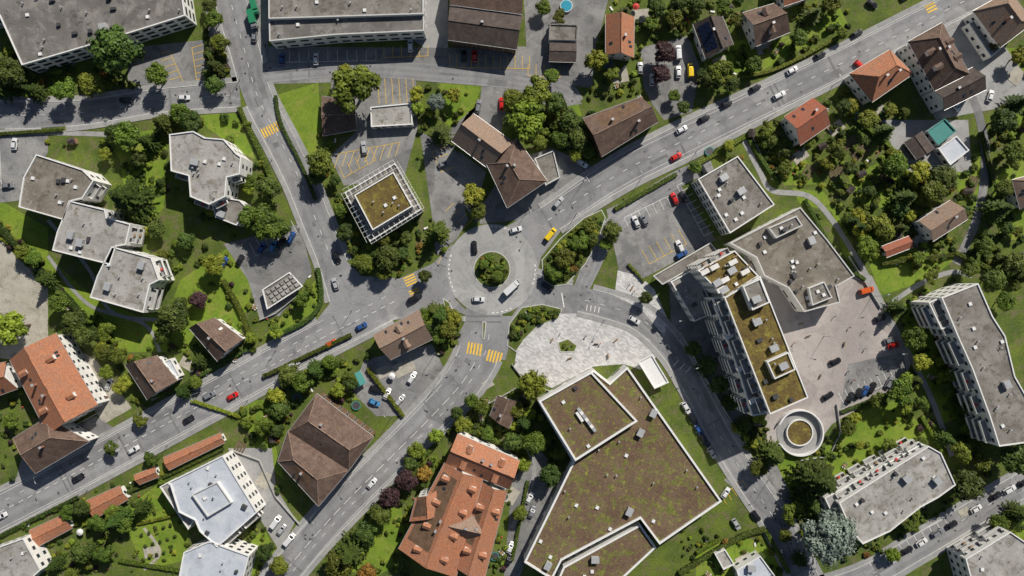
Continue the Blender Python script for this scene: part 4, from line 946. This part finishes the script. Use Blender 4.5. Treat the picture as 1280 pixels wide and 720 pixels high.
for ln in parked.split('\n'):
    for t in ln.split(';'):
        a=t.split(',');car(float(a[0]),float(a[1]),float(a[2]),a[3],a[4] if len(a)>4 else None)
def truck(x,y,ang,cab,box,name='box_truck',sc_=1):
    mb=MB();mb.box(2.6,0,.5,2.3,1.7,2.1,0,0,bottom=True);mb.box(2.35,0,2.3,2.55,1.1,1.9,0,0)
    mb.poly([(3.462,-.9,1.4),(3.462,.9,1.4),(3.462,.9,2.2),(3.462,-.9,2.2)],2);mb.poly([(3.3,-.85,2.312),(2.95,-.85,2.312),(2.95,.85,2.312),(3.3,.85,2.312)][::-1],2)
    mb.box(-1.0,0,.8,3.0,5.2,2.3,0,1,bottom=True);mb.box(-1.0,0,3.0,3.04,4.9,2.0,0,1)
    for xx in(2.5,-2.2):
        for yy in(-.95,.95): mb.tube((xx,yy-.15,.45),(xx,yy+.15,.45),.45,.45,14,3)
    mb.box(0,0,.45,.8,6.2,.8,0,3,bottom=True)
    for yy in(-1.2,1.2): mb.box(3.1,yy,1.5,2.0,.12,.22,0,3)
    c=W(x,y,1.5);inst(name,mb.mesh(name,[cab,box,m_glass2,m_tyre]),c[0],c[1],.12,math.radians(ang),(sc_,)*3)
truck(640,359,42,PM['w'],PM['w']);truck(316,25,-75,PM['g'],PM['n']);truck(318,8,-75,PM['n'],PM['n'],sc_=.9)

# ------------------------------------------------------------ street furniture
mb=MB();mb.cyl(0,0,0,8,.09,.05,8,0);mb.cyl(0,0,0,.9,.14,.13,8,0);mb.tube((0,0,7.9),(1.6,0,8.3),.04,.035,6,0);mb.box(1.9,0,8.22,8.36,.9,.3,0,0,1,True)
lampm=mb.mesh('street_lamp',[m_metal,m_vent])
for x,y,a in((60,590,-60),(150,545,-60),(250,490,-60),(345,438,-60),(440,388,-60),(110,612,120),(210,556,120),(310,500,120),(570,445,20),(545,480,-45),(440,590,-45),(395,640,-45),(660,262,-60),(720,268,-60),(800,225,120),(870,190,120),(960,148,120),(1040,108,120),(1120,72,120),(730,225,-60),(560,300,-30),(660,395,120),(755,400,-100),(840,470,150),(870,455,200),(905,520,200),(960,600,200),(850,400,180),(340,200,-10),(375,285,-10),(300,100,0),(1090,370,20),(1120,440,180),(1030,420,0),(545,440,0),(490,520,130)):
    c=W(x,y);inst('street_lamp',lampm,c[0],c[1],.1,math.radians(a))
mb=MB();mb.cyl(0,0,0,2.4,.04,.04,6,0);mb.tube((0.04,0,2.3),(.07,0,2.3),.35,.35,16,1);mb.tube((.071,0,2.3),(.075,0,2.3),.26,.26,16,2)
sg=mb.mesh('traffic_sign',[m_metal,m_redf,m_white])
for x,y,a in((600,408,90),(560,388,180),(654,305,30),(668,375,-20),(575,455,80),(330,180,110),(350,150,110),(700,385,160),(500,340,200)):
    c=W(x,y);inst('traffic_sign',sg,c[0],c[1],.2,math.radians(a))
def parasol(x,y,mat,r=1.3):
    mb=MB();mb.cyl(0,0,0,2.5,.04,.04,6,0);n=8
    for i in range(n):
        a=2*math.pi*i/n;b=2*math.pi*(i+1)/n;mb.poly([(r*math.cos(a),r*math.sin(a),2.1),(r*math.cos(b),r*math.sin(b),2.1),(0,0,2.65)],1)
        mb.poly([(r*math.cos(a),r*math.sin(a),1.95),(r*math.cos(b),r*math.sin(b),1.95),(r*math.cos(b),r*math.sin(b),2.1),(r*math.cos(a),r*math.sin(a),2.1)],1)
    mb.cyl(0,0,0,.1,.35,.3,10,0);c=W(x,y,2);inst('parasol',mb.mesh('parasol',[m_metal,mat]),c[0],c[1],.05,R.random())
for x,y,m in((795,8,m_redf),(100,665,m_rimw),(490,470,m_rimw)): parasol(x,y,m)
mb=MB();mb.box(0,0,.42,.48,1.8,.45,0,0,bottom=True);mb.box(0,.24,.5,.9,1.8,.05,0,0,bottom=True)
for x in(-.7,.7): mb.box(x,0,0,.42,.08,.4,0,1)
bn=mb.mesh('park_bench',[m_wood,m_metal])
for x,y,a in((712,448,20),(690,425,60),(745,430,0),(770,425,40),(760,445,100),(1010,420,20),(1025,470,70),(790,360,60),(1000,405,10),(1055,430,80)):
    c=W(x,y);inst('park_bench',bn,c[0],c[1],.15,math.radians(a))
mb=MB();mb.cyl(0,0,0,.9,1.9,1.9,24,0);mb.cyl(0,0,.9,.92,1.75,1.75,24,1);pm0=mb.mesh('garden_pool',[m_rimw,m_pool])
c=W(708,7,1);inst('garden_pool',pm0,c[0],c[1],.02,0,(1.2,1.2,1))
vb=MB();pt=MB()
for x,y,a,w,l in((1060,180,30,3,7),(1075,190,30,3,7),(1045,215,30,3,6),(1100,225,30,2,6),(985,200,60,3,5),(1010,215,60,2,5),(1215,230,70,2,6),(1175,255,20,3,5),(300,560,60,2,5),(20,700,20,2,5)):
    c=W(x,y);a=math.radians(a)
    for k in range(4): vb.box(c[0]-math.sin(a)*(k-1.5)*1.0,c[1]+math.cos(a)*(k-1.5)*1.0,0,.22,l,.7,a)
vb.obj('vegetable_bed',[m_soil])
for x,y,a,w,l in((900,78,20,5,4),(955,60,20,6,4),(800,20,5,7,5),(1045,160,35,6,4),(1000,195,35,6,4),(1150,300,30,5,4),(235,455,-30,6,4),(310,440,30,5,3),(200,500,20,6,3),(330,600,60,6,5),(505,460,25,8,5),(610,480,30,4,3),(640,620,60,6,4),(930,700,30,6,4),(1270,95,50,6,5),(1100,140,40,5,4),(190,690,10,6,4),(1040,-5,20,6,4),(480,465,20,5,4),(775,95,10,6,5),(1205,640,30,4,3)):
    c=W(x,y);pt.box(c[0],c[1],0,.16,w,l,math.radians(a))
pt.obj('patio',[m_gravelpath])
def wall(pts,t=.25,h=1.0,mat=m_wgrey,name='garden_wall'):
    p=[W(*q) for q in pts];a=offs(p,t/2);b=offs(p,-t/2);mb=MB()
    for i in range(len(p)-1): mb.prism(ccw([b[i],b[i+1],a[i+1],a[i]]),0,h)
    mb.obj(name,[mat])
for q in([(645,485),(600,510),(545,545)],[(640,455),(655,475),(690,490)],[(290,562),(325,575),(345,620),(375,655)],[(1045,505),(1050,540),(1035,570),(1000,575)],[(850,415),(880,470),(925,545)],[(60,550),(125,515)],[(940,172),(965,225)],[(1060,320),(1100,385)],[(325,400),(345,392),(372,370)]): wall(q)
def person():
    me=bpy.data.meshes.new('pedestrian_base');V=[(0,0,.95),(0,0,1.2),(0,0,1.42),(0,0,1.55),(.02,0,1.66),(0,.2,1.4),(.08,.25,1.12),(.2,.24,.92),(0,-.2,1.4),(-.05,-.25,1.12),(-.1,-.24,.88),(.02,.1,.88),(.2,.1,.5),(.16,.1,.08),(.3,.1,.04),(0,-.1,.88),(.0,-.1,.5),(-.2,-.1,.1),(-.08,-.1,.04)]
    E=[(0,1),(1,2),(2,3),(3,4),(2,5),(5,6),(6,7),(2,8),(8,9),(9,10),(0,11),(11,12),(12,13),(13,14),(0,15),(15,16),(16,17),(17,18)]
    rad=[.15,.15,.16,.06,.1,.08,.055,.04,.08,.055,.04,.11,.075,.05,.045,.11,.075,.05,.045]
    me.from_pydata(V,E,[]);o=bpy.data.objects.new('pedestrian_base',me);COL.objects.link(o)
    o.modifiers.new('s','SKIN')
    for i,r in enumerate(rad): me.skin_vertices[0].data[i].radius=(r,r)
    me.skin_vertices[0].data[0].use_root=True
    o.modifiers.new('u','SUBSURF').levels=1
    dg=bpy.context.evaluated_depsgraph_get();r=bpy.data.meshes.new_from_object(o.evaluated_get(dg));bpy.data.objects.remove(o);return r
try:
    pm=person()
    cl=[plain('cloth_'+n,c,.8) for n,c in(('dark',(.03,.03,.05)),('red',(.4,.05,.04)),('white',(.6,.6,.6)),('blue',(.05,.1,.3)))]
    hair=plain('hair',(.05,.03,.02),.7)
    for k,m in enumerate(cl):
        q=pm.copy();q.materials.clear();q.materials.append(m);q.materials.append(m_skin);q.materials.append(hair)
        for f in q.polygons: f.material_index=2 if f.center.z>1.66 else (1 if f.center.z>1.5 or (abs(f.center.y)>.19 and f.center.z<1.0) else 0)
        for j in range(5):
            x,y=R.choice([(700,410),(740,420),(780,430),(1020,410),(1050,400),(1090,420),(790,355),(1000,430),(1075,440),(660,455),(840,425),(600,500),(1060,470)])
            c=W(x+R.uniform(-15,15),y+R.uniform(-10,10));inst('pedestrian',q,c[0],c[1],.14,R.uniform(0,6.28))
except Exception as ex: print('person failed',ex)

# ------------------------------------------------------------ light, sky, camera
el=math.radians(39);sd=Vector((.52,.85,0)).normalized()  # towards the sun (plan)
toSun=Vector((sd.x*math.cos(el),sd.y*math.cos(el),math.sin(el)))
sun=bpy.data.lights.new('sun','SUN');sun.energy=5.0;sun.angle=math.radians(.5);sun.color=(1,.94,.84)
so=bpy.data.objects.new('sun',sun);COL.objects.link(so);so.rotation_euler=(-toSun).to_track_quat('-Z','Y').to_euler()
w=bpy.data.worlds.new('World');sc.world=w;w.use_nodes=True;nt=w.node_tree
sk=nt.nodes.new('ShaderNodeTexSky');sk.sky_type='NISHITA';sk.sun_disc=False;sk.sun_elevation=el;sk.sun_rotation=math.atan2(sd.x,sd.y)
nt.links.new(sk.outputs[0],nt.nodes['Background'].inputs[0]);nt.nodes['Background'].inputs[1].default_value=.05
cam=bpy.data.cameras.new('camera');co=bpy.data.objects.new('camera',cam);COL.objects.link(co);co.location=(0,0,H);co.rotation_euler=(0,0,0)
cam.sensor_width=36;cam.lens=36/2/(640*S/H);cam.clip_end=5000;cam.clip_start=1;sc.camera=co
sc.view_settings.view_transform='Standard';sc.view_settings.look='None';sc.view_settings.exposure=0
